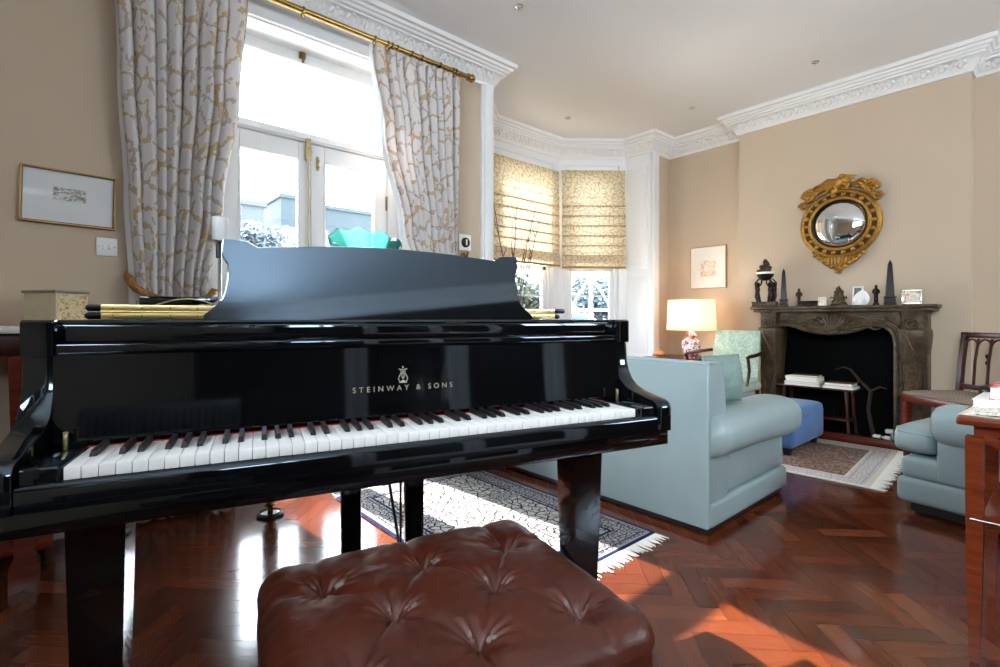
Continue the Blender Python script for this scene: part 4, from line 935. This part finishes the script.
# ================================================================== RUGS
def rug(name, loc, hx, hy, label, field, ink, border, borderink, edge, cells, half_split):
    t = thing(name, loc, label, 'rug')
    n = NT(name+'_pile'); oc = n.coord('Object'); sx = n.n('ShaderNodeSeparateXYZ'); n.l(oc, sx.inputs[0])
    ax, ay = n.math('ABSOLUTE', sx.outputs[0]), n.math('ABSOLUTE', sx.outputs[1])
    d = n.math('MINIMUM', n.math('SUBTRACT', hx, ax), n.math('SUBTRACT', hy, ay))
    v1 = n.n('ShaderNodeTexVoronoi', feature='DISTANCE_TO_EDGE', voronoi_dimensions='2D'); v1.inputs['Scale'].default_value = cells; 
    nz = n.n('ShaderNodeTexNoise'); nz.inputs['Scale'].default_value = 14; n.l(oc, nz.inputs['Vector']); sc2 = n.n('ShaderNodeVectorMath', operation='SCALE'); sc2.inputs['Scale'].default_value = .05; n.l(nz.outputs['Color'], sc2.inputs[0])
    ad = n.n('ShaderNodeVectorMath', operation='ADD'); n.l(oc, ad.inputs[0]); n.l(sc2.outputs[0], ad.inputs[1]); n.l(ad.outputs[0], v1.inputs['Vector'])
    ln_ = n.math('LESS_THAN', v1.outputs['Distance'], .075)
    ptn = n.mix(ln_, field, ink)
    spk = n.math('GREATER_THAN', n.noise(oc, 60, 3), .56); ptn = n.mix(n.math('MULTIPLY', spk, .6), ptn, borderink)
    v2 = n.n('ShaderNodeTexVoronoi', feature='DISTANCE_TO_EDGE', voronoi_dimensions='2D'); v2.inputs['Scale'].default_value = cells*2.0; n.l(ad.outputs[0], v2.inputs['Vector'])
    bpt = n.mix(n.math('LESS_THAN', v2.outputs['Distance'], .12), border, borderink)
    inb = n.math('LESS_THAN', d, .155); c = n.mix(inb, ptn, bpt)
    for lo_, hi_, cc in ((.0, .018, edge), (.018, .028, border), (.14, .155, edge), (.045, .052, borderink), (.12, .127, borderink)):
        c = n.mix(n.math('MULTIPLY', n.math('GREATER_THAN', d, lo_), n.math('LESS_THAN', d, hi_)), c, cc)
    if half_split is not None:
        bd = n.math('LESS_THAN', n.math('ABSOLUTE', n.math('SUBTRACT', sx.outputs[1], half_split)), .045); c = n.mix(n.math('MULTIPLY', bd, n.math('GREATER_THAN', d, .14)), c, bpt)
    n.set(col=c, rough=.95, spec=.05); n.bump(n.noise(oc, 250, 2), .3, .003)
    b = MB(); b.box(-hx, hx, -hy, hy, 0, .009, .003); b.build('pile', n.m, t)
    r = random.Random(3)
    for sy in (-1, 1):
        b = MB()
        for i in range(int(hx*2/.012)):
            x = -hx+.006+i*.012; j = r.uniform(-.012, .012); l_ = r.uniform(.055, .085); b.tube([(x, sy*hy, .005), (x+j*.5, sy*(hy+l_*.5), .004), (x+j, sy*(hy+l_), .003)], [.0042, .004, .002], 5)
        tag(b.build('fringe', 'paper', t), kind='stuff')
rug('rug', (1.585, 1.97, .001), .47, .71, 'pale rug with navy crackle pattern and white fringe partly under the piano', '#a8a49f', '#101018', '#9a9696', '#34343e', '#1c2348', 22, .1)
rug('hearth_rug', (4.10, 1.32, .001), .585, .515, 'brown and cream patterned rug in front of the fireplace', '#8a6a56', '#5a463c', '#d8d0c8', '#a3a3aa', '#d9cfc4', 24, None)

# ================================================================== FIREPLACE (local: -x into the room, y along the wall)
fp = thing('fireplace', (XB, 1.305, 0), 'carved brown marble chimneypiece with a serpentine shelf and black opening', 'fireplace')
oph = [(.43, .0), (.43, .80), (.422, .86), (.40, .91), (.36, .943), (.31, .95), (.25, .937), (.18, .908), (.11, .888), (.05, .882), (0, .878)]
opn = [(y*1.06+.045, z) for y, z in oph+[(-y, z) for y, z in oph[-2::-1]]]
b = MB(); b.prism([(.60, 0), (.60, 1.065), (-.60, 1.065), (-.60, 0)]+opn[::-1], -.145, 0, 'x', 0); o = b.build('surround', 'marble', fp, 30)
b = MB(); b.tube([(-.147, y, z) for y, z in opn], .017, 8); b.build('opening_moulding', 'marble', fp)
b = MB(); b.tube([(-.146, y*1.09, .02+(z-.02)*1.0+(.035 if z > .7 else 0)) for y, z in opn], .009, 6); b.build('outer_moulding', 'marble', fp)
for s_ in (-1, 1):
    rings = []
    for z, w_, p in ((0, .105, .215), (.12, .105, .215), (.125, .098, .205), (.15, .078, .165), (.3, .066, .15), (.5, .068, .16), (.68, .080, .185), (.80, .092, .215), (.88, .098, .232), (.915, .094, .228), (.92, .088, .205), (.93, .082, .195), (.97, .075, .182), (1.02, .080, .185), (1.065, .088, .195)):
        c_ = s_*.515; rings.append([(-p, c_-w_*.75, z), (-p*1.04, c_-w_*.4, z), (-p*1.05, c_, z), (-p*1.04, c_+w_*.4, z), (-p, c_+w_*.75, z), (-p*.8, c_+w_, z), (0, c_+w_, z), (0, c_-w_, z), (-p*.8, c_-w_, z)])
    b = MB(); b.loft(rings); b.build('jamb', 'marble', fp, 40)
    b = MB()
    b.tube([(-.17-.075*math.exp(-((z-.84)/.16)**2), s_*.515+.045*sin(z*8), z) for z in [.2+.7*i/24 for i in range(25)]], .009, 6)
    b.tube([(-.215+.0*q, s_*.515+.05*cos(q)*(1-q/16), .965+.045*sin(q)*(1-q/16)) for q in [i*.45 for i in range(26)]], .008, 6)
    b.build('carving', 'marble', fp)
yy = [(-.665+1.33*i/40) for i in range(41)]
frx = lambda y: -.205-.05*cos(y/.665*pi/2)**2-.018*cos(y/.665*pi*2)-.02*(abs(y) > .42)*sin((abs(y)-.42)/.245*pi)
b = MB(); b.prism([(0, -.665)]+[(frx(y), y) for y in yy]+[(0, .665)], 1.088, 1.112, 'z', .006, 2)
b.prism([(0, -.645)]+[(frx(y)*.9, y*.97) for y in yy]+[(0, .645)], 1.062, 1.09, 'z', .008, 2); b.build('shelf', 'marble', fp, 40)
b = MB()
b.ell((-.15, 0, .965), (.035, .085, .085), seg=20)
for k in range(9):
    a = radians(-70+k*17.5); b.tube([(-.178, .01*sin(a), .905), (-.190, .05*sin(a), .95), (-.170, .098*sin(a), .955+.085*cos(a))], [.006, .010, .012], 6)
for s_ in (-1, 1):
    b.tube([(-.152, s_*(.09+.24*q), .96+.045*sin(q*6)) for q in [i/20 for i in range(21)]], [.014-.008*i/20 for i in range(21)], 6)
    for cy, cz_, r in ((.13, .985, .035), (.24, .955, .03), (.33, .995, .025)):
        b.tube([(-.152, s_*(cy+r*cos(q)*(1-q/11)), cz_+r*sin(q)*(1-q/11)) for q in [i*.5 for i in range(20)]], .0075, 6)
    for i in range(3): b.ell((-.150, s_*(.12+i*.05), .955+.02*sin(i*2)), (.012, .022, .011), (s_*.6, 0, 0), seg=8)
b.ell((-.165, 0, .885), (.02, .03, .022), seg=12); b.build('cartouche', 'marble', fp)
b = MB(); b.box(.155, .165, -.43, .52, 0, .95); b.box(.003, .16, -.443, -.432, 0, .95); b.box(.003, .16, .512, .520, 0, .95); b.box(.003, .16, -.44, .52, .945, .955); b.box(-.10, .16, -.44, .52, .001, .010)
b.build('fire_recess', 'soot', fp)
t = thing('fender', (4.75, 1.27, 0), 'low polished wooden kerb fender along the front of the fireplace', 'fender')
b = MB(); b.box(-.028, .028, -.56, .56, 0, .052, .004); b.box(-.034, .034, -.565, .565, .052, .068, .005); b.build('kerb', 'mahog', t)
# low table with books in front of the fire opening
t = thing('book_table', (4.92, 1.44, .0), 'low dark wooden table holding two piles of books in the fireplace', 'table')
b = MB(); b.box(-.12, .12, -.30, .30, .405, .42, .004); b.build('top', 'darkmahog', t)
for sy in (-.26, .26):
    for sx in (-.09, .09):
        b = MB(); b.tube([(sx, sy*.9, .41), (sx*1.1, sy*.93, .2), (sx*1.2, sy, .011)], [.016, .012, .011], 8); b.build('leg', 'darkmahog', t)
b = MB(); b.box(-.09, .09, -.25, .25, .15, .165, .003); b.build('shelf', 'darkmahog', t)
zc = .42
for i, (h, cv, w_, d_, rz, lb) in enumerate(((.016, 'cov_white', .27, .20, 3, 'bottom book of the tall pile on the low fireside table'), (.018, 'cov_grey', .26, .19, -2, 'second book from the bottom of the tall fireside pile'), (.020, 'cov_white', .25, .19, 2, 'middle book of the tall fireside pile'), (.022, 'cov_cream', .25, .185, -1, 'second book from the top of the tall fireside pile'), (.012, 'cov_brown', .21, .17, 6, 'thin brown book on top of the tall fireside pile'))):
    book((4.905, 1.535+(-.012 if i == 4 else .004*(i % 2)), zc), radians(90+rz), w_, d_, h, cv, lb, 'books on the fireside table', 'pages', -1 if i != 9 else 1); zc += h+.0006
zc = .42
for i, (h, cv, w_, d_, rz, lb) in enumerate(((.020, 'cov_white', .22, .18, -2, 'lower book of the small pile on the low fireside table'), (.026, 'cov_brown', .20, .17, 2, 'brown topped book on the small fireside pile'))):
    book((4.90, 1.262, zc), radians(90+rz), w_, d_, h, cv, lb, 'books on the fireside table', 'pages', -1); zc += h+.0006
t = thing('driftwood_branch', (5.10, 1.20, .011), 'bare crooked branch standing inside the dark fireplace', 'branch')
b = MB(); b.tube([(0, -.12, 0), (.01, -.08, .22), (0, -.10, .38), (.01, -.02, .46), (0, .04, .55), (.01, .10, .57), (0, .16, .54)], [.018, .016, .015, .013, .010, .008, .004], 7); b.tube([(0, -.10, .38), (.01, -.16, .42), (0, -.21, .41)], [.012, .009, .004], 6); b.tube([(0, -.02, .46), (-.02, .0, .42), (-.02, .03, .36)], [.009, .007, .004], 6); b.build('branch', M.setdefault('drift', simple('driftwood', '#3a2c22', .8, var=.3, vs=30)), t)
t = thing('white_canister', (4.985, 1.00, .012), 'small white cylinder lying at the right side of the hearth', 'canister', radians(84))
b = MB(); b.lathe([(.0, 0), (.020, .001), (.022, .006), (.022, .115), (.018, .12), (0, .12)], (0, 0, 0), 16, Matrix.Translation((-.06, 0, .022)) @ Matrix.Rotation(pi/2, 4, 'Y')); b.build('body', 'porcelain', t)
b = MB(); b.lathe([(.0225, .04), (.0235, .045), (.0235, .06), (.0225, .065)], (0, 0, 0), 16, Matrix.Translation((-.06, 0, .022)) @ Matrix.Rotation(pi/2, 4, 'Y')); b.build('band', 'silver', t)
t = thing('plug_adaptor', (4.97, .905, .012), 'white plug standing beside the white cylinder on the hearth', 'plug')
b = MB(); b.tube([(0, 0, 0), (0, .01, .04), (0, .03, .07)], [.02, .018, .014], 10); b.sup((0, .04, .085), (.026, .03, .018), .5, .5); b.build('body', 'porcelain', t)
b = MB(); b.tube([(0, -.005, .008), (.03, -.05, .006), (.06, -.06, .005), (.12, -.04, .004)], .004, 6); b.build('cable', 'porcelain', t)
for dx, dy, lb in ((0, 0, 'thin dark fire iron with a knob leaning by the chimney breast corner'), (.03, -.10, 'second dark fire iron, nearer the gothic chair back')):
    t = thing('fire_iron', (5.17, .40+dy, 0), lb, 'fire iron', 0, 'fire irons by the gothic chair')
    b = MB(); b.tube([(-.10, 0, 0), (.0, 0, .72-.16*(dy < 0))], .006, 8); b.build('shaft', 'bronze', t)
    for k in range(2): 
        b = MB(); b.ell((-.012*k*1.1-.002, 0, .72-.16*(dy < 0)-k*.05), (.014, .014, .018), seg=10); b.build('knob', 'bronze', t)

# ================================================================== CONVEX MIRROR (local x right, -y out of the wall, z up)
cm = thing('convex_mirror', (XB, 1.306, 1.822), 'round convex mirror in a gilded frame with an eagle crest', 'mirror', radians(-90))
RY = Matrix.Rotation(pi/2, 4, 'X')            # lathe axis z -> -y
b = MB(); b.lathe([(.29, 0), (.302, .012), (.300, .03), (.286, .042), (.262, .040), (.236, .038), (.225, .048), (.212, .046), (.207, .03), (.205, 0)], (0, 0, 0), 64, RY); b.build('frame', 'gold', cm, 40)
M['darkgold'] = simple('dark_gilt_hollow', '#4a3214', .6, .4)
b = MB(); b.lathe([(.268, .030), (.268, .0425), (.234, .0425), (.234, .030)], (0, 0, 0), 64, RY); b.build('ball_hollow', 'darkgold', cm, 40)
b = MB(); b.lathe([(.268, .034), (.270, .046), (.276, .048), (.282, .044), (.282, .034)], (0, 0, 0), 64, RY); b.lathe([(.222, .036), (.222, .050), (.228, .053), (.235, .048), (.235, .036)], (0, 0, 0), 64, RY); b.build('bead_rims', 'gold', cm, 40)
for k in range(22):
    a = 2*pi*k/22; b = MB(); b.ell((.251*cos(a), -.051, .251*sin(a)), (.0185, .0165, .0185), seg=10); b.build('ball', 'gold', cm)
b = MB(); b.lathe([(.208, 0), (.208, .034), (.198, .040), (.190, .036), (.186, .03), (.184, 0)], (0, 0, 0), 64, RY); b.build('reeded_slip', 'blacksatin', cm, 40)
M['mirror'] = simple('mirror_silver', '#e4e6e6', .02, 1)
b = MB(); b.lathe([(.186*sin(i/16*pi/2*.999+.0008) if i else .0005, .028+.038*cos(i/16*pi/2)-.0) for i in range(17)][::-1], (0, 0, 0), 64, RY); b.build('glass', 'mirror', cm, 80)
b = MB()                                      # eagle
b.ell((.0, -.045, .352), (.030, .028, .045), (0, .35, 0)); b.ell((.022, -.06, .392), (.017, .016, .02), (0, .4, 0)); b.tube([(.030, -.065, .398), (.048, -.07, .396), (.056, -.07, .386)], [.008, .005, .001], 6)
b.tube([(-.005, -.04, .32), (-.03, -.035, .30), (-.05, -.03, .305)], [.022, .018, .006], 6)
for i in range(6):
    b.tube([(.015, -.05, .37-i*.004), (.05+.004*i, -.05, .392-i*.012), (.105-i*.011, -.045, .385-i*.018)], [.012, .010, .003], 6)
    b.tube([(-.015, -.05, .375-i*.004), (-.06, -.05, .385-i*.012), (-.125+i*.012, -.045, .352-i*.012)], [.012, .011, .003], 6)
bmesh.ops.transform(b.bm, matrix=Matrix.Translation((0, 0, .325)) @ Matrix.Diagonal((1.25, 1.2, 1.25, 1)) @ Matrix.Translation((0, 0, -.335)), verts=b.bm.verts); b.build('eagle', 'gold', cm, 60)
b = MB(); rnd = random.Random(2)
for i in range(16): b.ell((rnd.uniform(-.075, .075), -.035+rnd.uniform(-.01, .01), .302+rnd.uniform(-.006, .018)), (.022, .02, .016), (0, rnd.uniform(-1, 1), 0), seg=8)
b.build('rock', 'gold', cm, 60)
for s_ in (-1, 1):
    b = MB()
    b.tube([(s_*(.10+.17*q), -.035, .315-.10*q*q+.02*sin(q*6)) for q in [i/14 for i in range(15)]], [.024-.008*i/14 for i in range(15)], 6)
    for cx_, cz_, r in ((.225, .262, .055), (.155, .318, .04), (.275, .19, .036)):
        b.tube([(s_*(cx_+r*cos(q)*(1-q/10)), -.04, cz_+r*sin(q)*(1-q/10)) for q in [i*.45 for i in range(20)]], .013, 6)
    for i in range(9):
        a = .35+i*.28; b.ell((s_*(.22+.055*cos(a)), -.035, .255+.06*sin(a)), (.017, .015, .032), (0, s_*(pi/2-a), 0), seg=8)
    b.build('scroll_leaf', 'gold', cm, 60)
b = MB()
for k in range(11):
    a = radians(-50+k*10); b.tube([(.30*sin(a)*.55, -.03, -.285), (.30*sin(a)*.50, -.038, -.33), (.18*sin(a)*.5, -.03, -.385+.05*abs(sin(a)))], [.012, .011, .004], 6)
for s_ in (-1, 1):
    b.tube([(s_*(.20-.17*q), -.035, -.225-.155*q+.02*sin(q*9)) for q in [i/14 for i in range(15)]], .014, 6)
    for i in range(5): b.ell((s_*(.18-.032*i), -.045, -.262-.026*i), (.018, .012, .018), seg=8)
for k in range(9): a = 2*pi*k/9; b.ell((.022*cos(a), -.042, -.395+.022*sin(a)), (.012, .010, .012), seg=8)
b.ell((0, -.05, -.395), (.014, .014, .014), seg=10); b.build('pendant_leaf', 'gold', cm, 60)

# ================================================================== MANTEL ORNAMENTS
MZ, MX = 1.1125, 4.90
def obelisk(y, h, w_, label):
    t = thing('obelisk', (MX, y, MZ), label, 'obelisk', radians(20))
    q = lambda k, z: [(a*k, c_*k, z) for a, c_ in ((-1, -1), (1, -1), (1, 1), (-1, 1))]
    b = MB(); b.loft([q(w_, 0), q(w_, .018), q(w_*.86, .022), q(w_*.86, .055), q(w_, .06), q(w_, .068)]); b.build('plinth', 'obel', t, 20)
    b = MB(); b.loft([q(w_*.72, .068), q(w_*.36, h-.03), q(.001, h)]); b.build('shaft', 'obel', t, 20)
obelisk(1.705, .345, .036, 'dark marble obelisk left of the mantel centre, next to the cherubs'); obelisk(.932, .355, .036, 'dark red marble obelisk at the right end of the mantel by the silver frame')
def figure(y, h, label):
    t = thing('figurine', (MX, y, MZ), label, 'figurine', radians(-70)); k = h/.16
    b = MB(); b.lathe([(.022*k, 0), (.022*k, .012*k), (.016*k, .016*k)], (0, 0, 0), 12); b.build('base', 'bronze', t)
    b = MB(); b.lathe([(.012*k, .014*k), (.014*k, .05*k), (.013*k, .08*k), (.018*k, .105*k), (.019*k, .122*k), (.008*k, .132*k)], (0, 0, 0), 12); b.ell((0, 0, .145*k), (.0105*k, .0115*k, .0145*k), seg=10)
    for s_ in (-1, 1): b.tube([(s_*.018*k, 0, .12*k), (s_*.022*k, -.005*k, .095*k), (s_*.008*k, -.016*k, .088*k)], .005*k, 6); b.tube([(s_*.006*k, -.003, .06*k), (s_*.007*k, -.004, .015*k)], .007*k, 6)
    b.build('body', 'bronze', t, 60)
figure(1.58, .16, 'small dark standing figurine beside the left obelisk'); figure(1.022, .165, 'small dark standing figurine beside the right obelisk')
t = thing('trinket_box', (MX, 1.497, MZ), 'low dark lidded box left of the mantel centre', 'box', radians(90))
b = MB(); b.box(-.066, .066, -.035, .035, 0, .03, .003); b.build('body', 'bronze', t); b = MB(); b.box(-.069, .069, -.038, .038, .030, .047, .008, 3); b.build('lid', 'bronze', t)
def stand_frame(name, y, w_, h_, frm, pic, label, rz=-90, fr=.009):
    t = thing(name, (MX-.02, y, MZ+.001), label, 'photo frame', radians(rz)); t.rotation_euler = (radians(-9), 0, radians(rz))
    b = MB()
    for a in ((-w_/2, w_/2, h_-fr, h_), (-w_/2, w_/2, 0, fr), (-w_/2, -w_/2+fr, fr, h_-fr), (w_/2-fr, w_/2, fr, h_-fr)): b.box(a[0], a[1], -.012, 0, a[2], a[3], .002)
    b.build('frame', frm, t); b = MB(); b.box(-w_/2+fr, w_/2-fr, -.006, -.003, fr, h_-fr); b.build('picture', pic, t)
    b = MB(); b.loft([[(-.015, 0, h_*.6), (.015, 0, h_*.6), (.015, .004, h_*.6), (-.015, .004, h_*.6)], [(-.02, .05, .009), (.02, .05, .009), (.02, .054, .009), (-.02, .054, .009)]]); b.build('strut', frm, t)
stand_frame('small_card_frame', 1.395, .062, .075, 'paper', 'etch2', 'small pale card standing left of the bronze mantel ornament', -95, .006)
stand_frame('white_photo_frame', 1.142, .076, .155, 'porcelain', 'greyprint', 'tall white photo frame behind the white shell', -95, .012)
stand_frame('silver_photo_frame', .795, .125, .115, 'silver', 'etch2', 'silver photo frame at the far right of the mantel', -80, .014)
t = thing('bronze_ornament', (MX, 1.277, MZ), 'brown bronze pyramid ornament in the middle of the mantel', 'ornament', radians(-90))
b = MB(); b.box(-.055, .055, -.03, .03, 0, .014, .003); b.build('base', 'bronze2', t)
b = MB(); rnd = random.Random(8); b.lathe([(.048, .014), (.042, .04), (.036, .07), (.022, .11), (.012, .14), (.004, .165), (0, .17)], (0, 0, 0), 14)
for i in range(34):
    z = .02+.13*i/34; r = .05*(1-z/.185); a = i*2.4; b.ell((r*cos(a), r*.7*sin(a), z), (.012, .011, .012), seg=7)
for s_ in (-1, 1): b.tube([(s_*.03, 0, .06), (s_*.055, -.01, .075), (s_*.06, -.01, .055)], .006, 6); b.tube([(s_*.015, 0, .11), (s_*.035, 0, .125), (s_*.03, 0, .105)], .005, 6)
b.build('body', 'bronze2', t, 60)
t = thing('white_shell', (MX-.075, 1.105, MZ), 'white ribbed porcelain shell in front of the white photo frame', 'shell', radians(-90))
b = MB(); rr = []
for j in range(13):
    v = j/12; z = .006+.112*v; R = .052*sin(min(1, .30+v*1.0)*pi*.62+.25)*(1-.92*max(0, v-.6)**2*5.2)
    rr.append([(max(.004, R)*(1+.07*cos(14*a))*cos(a)+.01*v*v, .72*max(.004, R)*(1+.07*cos(14*a))*sin(a), z) for a in [2*pi*i/84 for i in range(84)]])
b.loft(rr); b.build('shell', 'porcelain', t, 60)
b = MB(); b.lathe([(.03, 0), (.032, .004), (.02, .008)], (0, 0, 0), 20); b.build('foot', 'porcelain', t)
t = thing('cherub_group', (MX, 1.868, MZ), 'dark bronze group of cherubs holding a fruit bowl on the mantel', 'sculpture', radians(-78))
b = MB(); b.box(-.10, .10, -.055, .055, 0, .045, .005); b.box(-.105, .105, -.06, .06, .0, .012, .003); b.box(-.105, .105, -.06, .06, .040, .048, .003); b.build('base', 'marble', t)
for s_, x in ((-1, -.058), (1, .05), (1, .075)):
    b = MB(); yo = -.012 if x != .075 else .02
    b.tube([(x, yo, .05), (x+s_*.012, yo-.012, .10), (x+s_*.004, yo, .145)], [.010, .012, .016], 8); b.tube([(x-s_*.02, yo+.01, .05), (x-s_*.012, yo-.002, .10), (x-s_*.0, yo, .145)], [.010, .012, .016], 8)
    b.ell((x, yo, .165), (.022, .019, .034), (0, s_*.15, 0)); b.ell((x-s_*.004, yo-.002, .212), (.0175, .0175, .019), seg=12)
    b.tube([(x-s_*.012, yo, .188), (x-s_*.032, yo, .215), (x-s_*.036, yo, .262)], [.008, .007, .007], 6); b.tube([(x+s_*.014, yo, .185), (x+s_*.020, yo-.005, .222), (x-s_*.012, yo, .262)], [.008, .007, .007], 6)
    b.build('cherub', 'bronze', t, 60)
b = MB(); b.lathe([(.02, .245), (.045, .255), (.068, .285), (.074, .305), (.07, .31), (0, .31)], (0.005, 0, 0), 24); b.build('bowl', 'bronze', t)
b = MB(); b.lathe([(.0745, .305), (.078, .308), (.078, .322), (.072, .325)], (.005, 0, 0), 24); b.build('white_rim', 'porcelain', t)
b = MB(); rnd = random.Random(4)
for i in range(46):
    q = rnd.random()**.8; z = .325+.11*q; r = .066*(1-q)**.8*rnd.uniform(.5, 1); a = rnd.uniform(0, 6.3); b.ell((.005+r*cos(a), r*sin(a), z), (.015, .015, .014), seg=7)
b.ell((.005, 0, .345), (.05, .05, .05)); b.build('fruit', 'bronze2', t, 60)

# ================================================================== GARDEN OUTSIDE
def solid(name, label, cat, mat, fn): b = MB(); fn(b); return tag(b.build(name, mat), label, cat)
b = MB(); b.box(-25, 45, WY+T+.05, 70, -.55, -.25); structure(b.build('ground', 'soil'), 'pale stone terrace and garden ground outside the windows', 'ground')
M['leafpale'] = simple('pale_leaf', (.032, .048, .060), .6, var=.3, vs=1.5, spec=.2); M['leafgreen'] = simple('green_leaf', (.016, .028, .015), .6, var=.4, vs=2, spec=.2); M['blossom'] = simple('blossom', (.055, .066, .078), .7); M['bark'] = simple('bark', (.06, .05, .045), .9)
def tree(name, loc, h, r, n, mat, label, cat='tree', bl=0, trunk=True, seed=1):
    rnd = random.Random(seed); t = thing(name, loc, label, cat, 0, 'trees and shrubs in the garden')
    cl = [(rnd.uniform(-.6, .6)*r, rnd.uniform(-.6, .6)*r, h*rnd.uniform(.45, .85), r*rnd.uniform(.35, .6)) for _ in range(12)]
    def crown(cnt, sz):
        bm = bmesh.new()
        for i in range(cnt):
            cx_, cy_, cz_, cr = rnd.choice(cl); d = Vector((rnd.gauss(0, 1), rnd.gauss(0, 1), rnd.gauss(0, 1))).normalized()*cr*rnd.uniform(.55, 1.05); p = Vector((cx_, cy_, cz_))+d
            if p.z < .05: continue
            a = Vector((rnd.gauss(0, 1), rnd.gauss(0, 1), rnd.gauss(0, 1))).normalized()*sz*rnd.uniform(.6, 1.2); c_ = a.orthogonal().normalized()*sz*.5
            bm.faces.new([bm.verts.new(p+a), bm.verts.new(p+c_), bm.verts.new(p-a), bm.verts.new(p-c_)])
        bx_ = MB(); bx_.bm.free(); bx_.bm = bm; return bx_
    crown(n, .11).build('foliage', mat, t, None)
    if bl: crown(bl, .07).build('blossom', 'blossom', t, None)
    if trunk:
        b = MB(); b.tube([(0, 0, 0), (.05, 0, h*.3), (0, .05, h*.6)], [.09, .07, .03], 8)
        for q in cl[:6]: b.tube([(0, 0, h*.3), (q[0]*.6, q[1]*.6, q[2]*.8), (q[0], q[1], q[2])], [.045, .03, .012], 6)
        b.build('trunk', 'bark', t)
tree('garden_tree', (4.4, 15, -.25), 4.2, 1.15, 5200, 'leafpale', 'pale blossoming tree low in the left garden door', bl=2800, seed=1)
tree('garden_tree', (6.9, 16, -.25), 4.0, 1.1, 4600, 'leafpale', 'pale tree seen through the right garden door above the glass bowl', bl=1500, seed=2)
tree('garden_tree', (9.3, 17, -.25), 3.9, 1.1, 3600, 'leafpale', 'pale bushy tree at the right edge of the right garden door', bl=900, seed=3)
tree('garden_tree', (2.0, 14, -.25), 3.7, 1.1, 3000, 'leafpale', 'pale blossoming tree half hidden by the left curtain', bl=1500, seed=4)
tree('garden_shrub', (6.5, 6.9, -.25), 2.0, .75, 3200, 'leafgreen', 'green shrub low outside the middle bay window', 'shrub', bl=300, trunk=False, seed=5)
tree('garden_shrub', (12.5, 9.2, -.25), 2.7, 1.4, 3600, 'leafpale', 'dusty green shrub behind the white trellis', 'shrub', seed=6)
def house(name, x0, x1, y0, y1, h, label, wm, nwx):
    t = thing(name, ((x0+x1)/2, (y0+y1)/2, -.25), label, 'house', 0, 'houses beyond the garden'); W_, D_ = (x1-x0)/2, (y1-y0)/2
    b = MB(); b.box(-W_, W_, -D_, D_, 0, h); b.build('wall', wm, t)
    b = MB(); b.box(-W_-.1, W_+.1, -D_-.1, D_+.1, h, h+.18); b.build('parapet', wm, t)
    for i in range(nwx):
        for z in (1.2, 3.6):
            if z+1.3 < h: b = MB(); x = -W_+(i+.5)*2*W_/nwx; b.box(x-.35, x+.35, -D_-.03, -D_+.02, z, z+1.3); b.build('window', 'housewin', t)
M['housewin'] = simple('house_window', (.008, .010, .013), .5); M['h1'] = simple('house_render', (.012, .021, .027), .9); M['h2'] = simple('house_render_pale', (.026, .032, .036), .9)
house('garden_house', 7.4, 8.8, 24, 28, 6.9, 'tall grey blue house seen at the right of the left garden door', 'h1', 1)
house('garden_house', 9.2, 15, 25, 31, 6.9, 'long grey blue house beyond the right garden door', 'h1', 5)
house('garden_house', 4.9, 6.1, 22, 26, 5.9, 'pale rendered house at the left of the left garden door', 'h2', 1)
# garden wall, trellis and blue cover beyond the slanting bay window
t = thing('garden_wall', (8.6, 6.9, -.25), 'low pale stone garden wall outside the slanting bay window', 'wall', radians(-38))
t_ = NT('garden_stone'); br = t_.n('ShaderNodeTexBrick'); br.inputs['Scale'].default_value = 3; t_.l(t_.coord(), br.inputs['Vector']); br.inputs[1].default_value = (.034, .031, .026, 1); br.inputs[2].default_value = (.046, .042, .034, 1); br.inputs[3].default_value = (.02, .018, .015, 1); t_.set(col=br.outputs[0], rough=.9); M['gstone'] = t_.m
b = MB(); b.box(-2.6, 2.6, -.15, .15, 0, 1.12); b.build('wall', 'gstone', t); b = MB(); b.box(-2.65, 2.65, -.2, .2, 1.12, 1.2, .01); b.build('coping', 'gstone', t)
t = thing('white_trellis', (9.4, 7.5, -.25), 'white diagonal timber frame above the stone garden wall', 'trellis', radians(-38))
for i in range(5):
    x = -2+i*1.0; b = MB(); b.box(x-.035, x+.035, -.03, .03, 0, 2.6); b.build('post', 'white', t)
    if i < 4:
        b = MB(); b.tube([(x, 0, 2.3), (x+.5, 0, 1.5), (x+1, 0, 2.3)], .03, 6); b.build('brace', 'white', t)
b = MB(); b.box(-2.1, 2.1, -.04, .04, 2.28, 2.36); b.build('top_rail', 'white', t)
b = MB(); b.box(-2.1, 2.1, -.04, .04, 1.44, 1.50); b.build('bottom_rail', 'white', t)
t = thing('blue_cover', (8.0, 6.75, .945), 'bright blue folded cover lying on the stone garden wall', 'cover', radians(-38))
M['tarp'] = simple('blue_tarpaulin', (.002, .04, .07), .4)
b = MB(); b.grid(lambda s_, v: (-.35+.7*s_, -.2+.4*v, .02+.22*max(0, sin(pi*s_))*max(0, sin(pi*v))**.5*(1-.5*s_)+.025*abs(sin(s_*16))), 40, 14); o = b.build('cloth', 'tarp', t, 60); md = o.modifiers.new('thick', 'SOLIDIFY'); md.thickness = .01
bpy.data.objects['hearth_rug'].rotation_euler.z = radians(3.5)
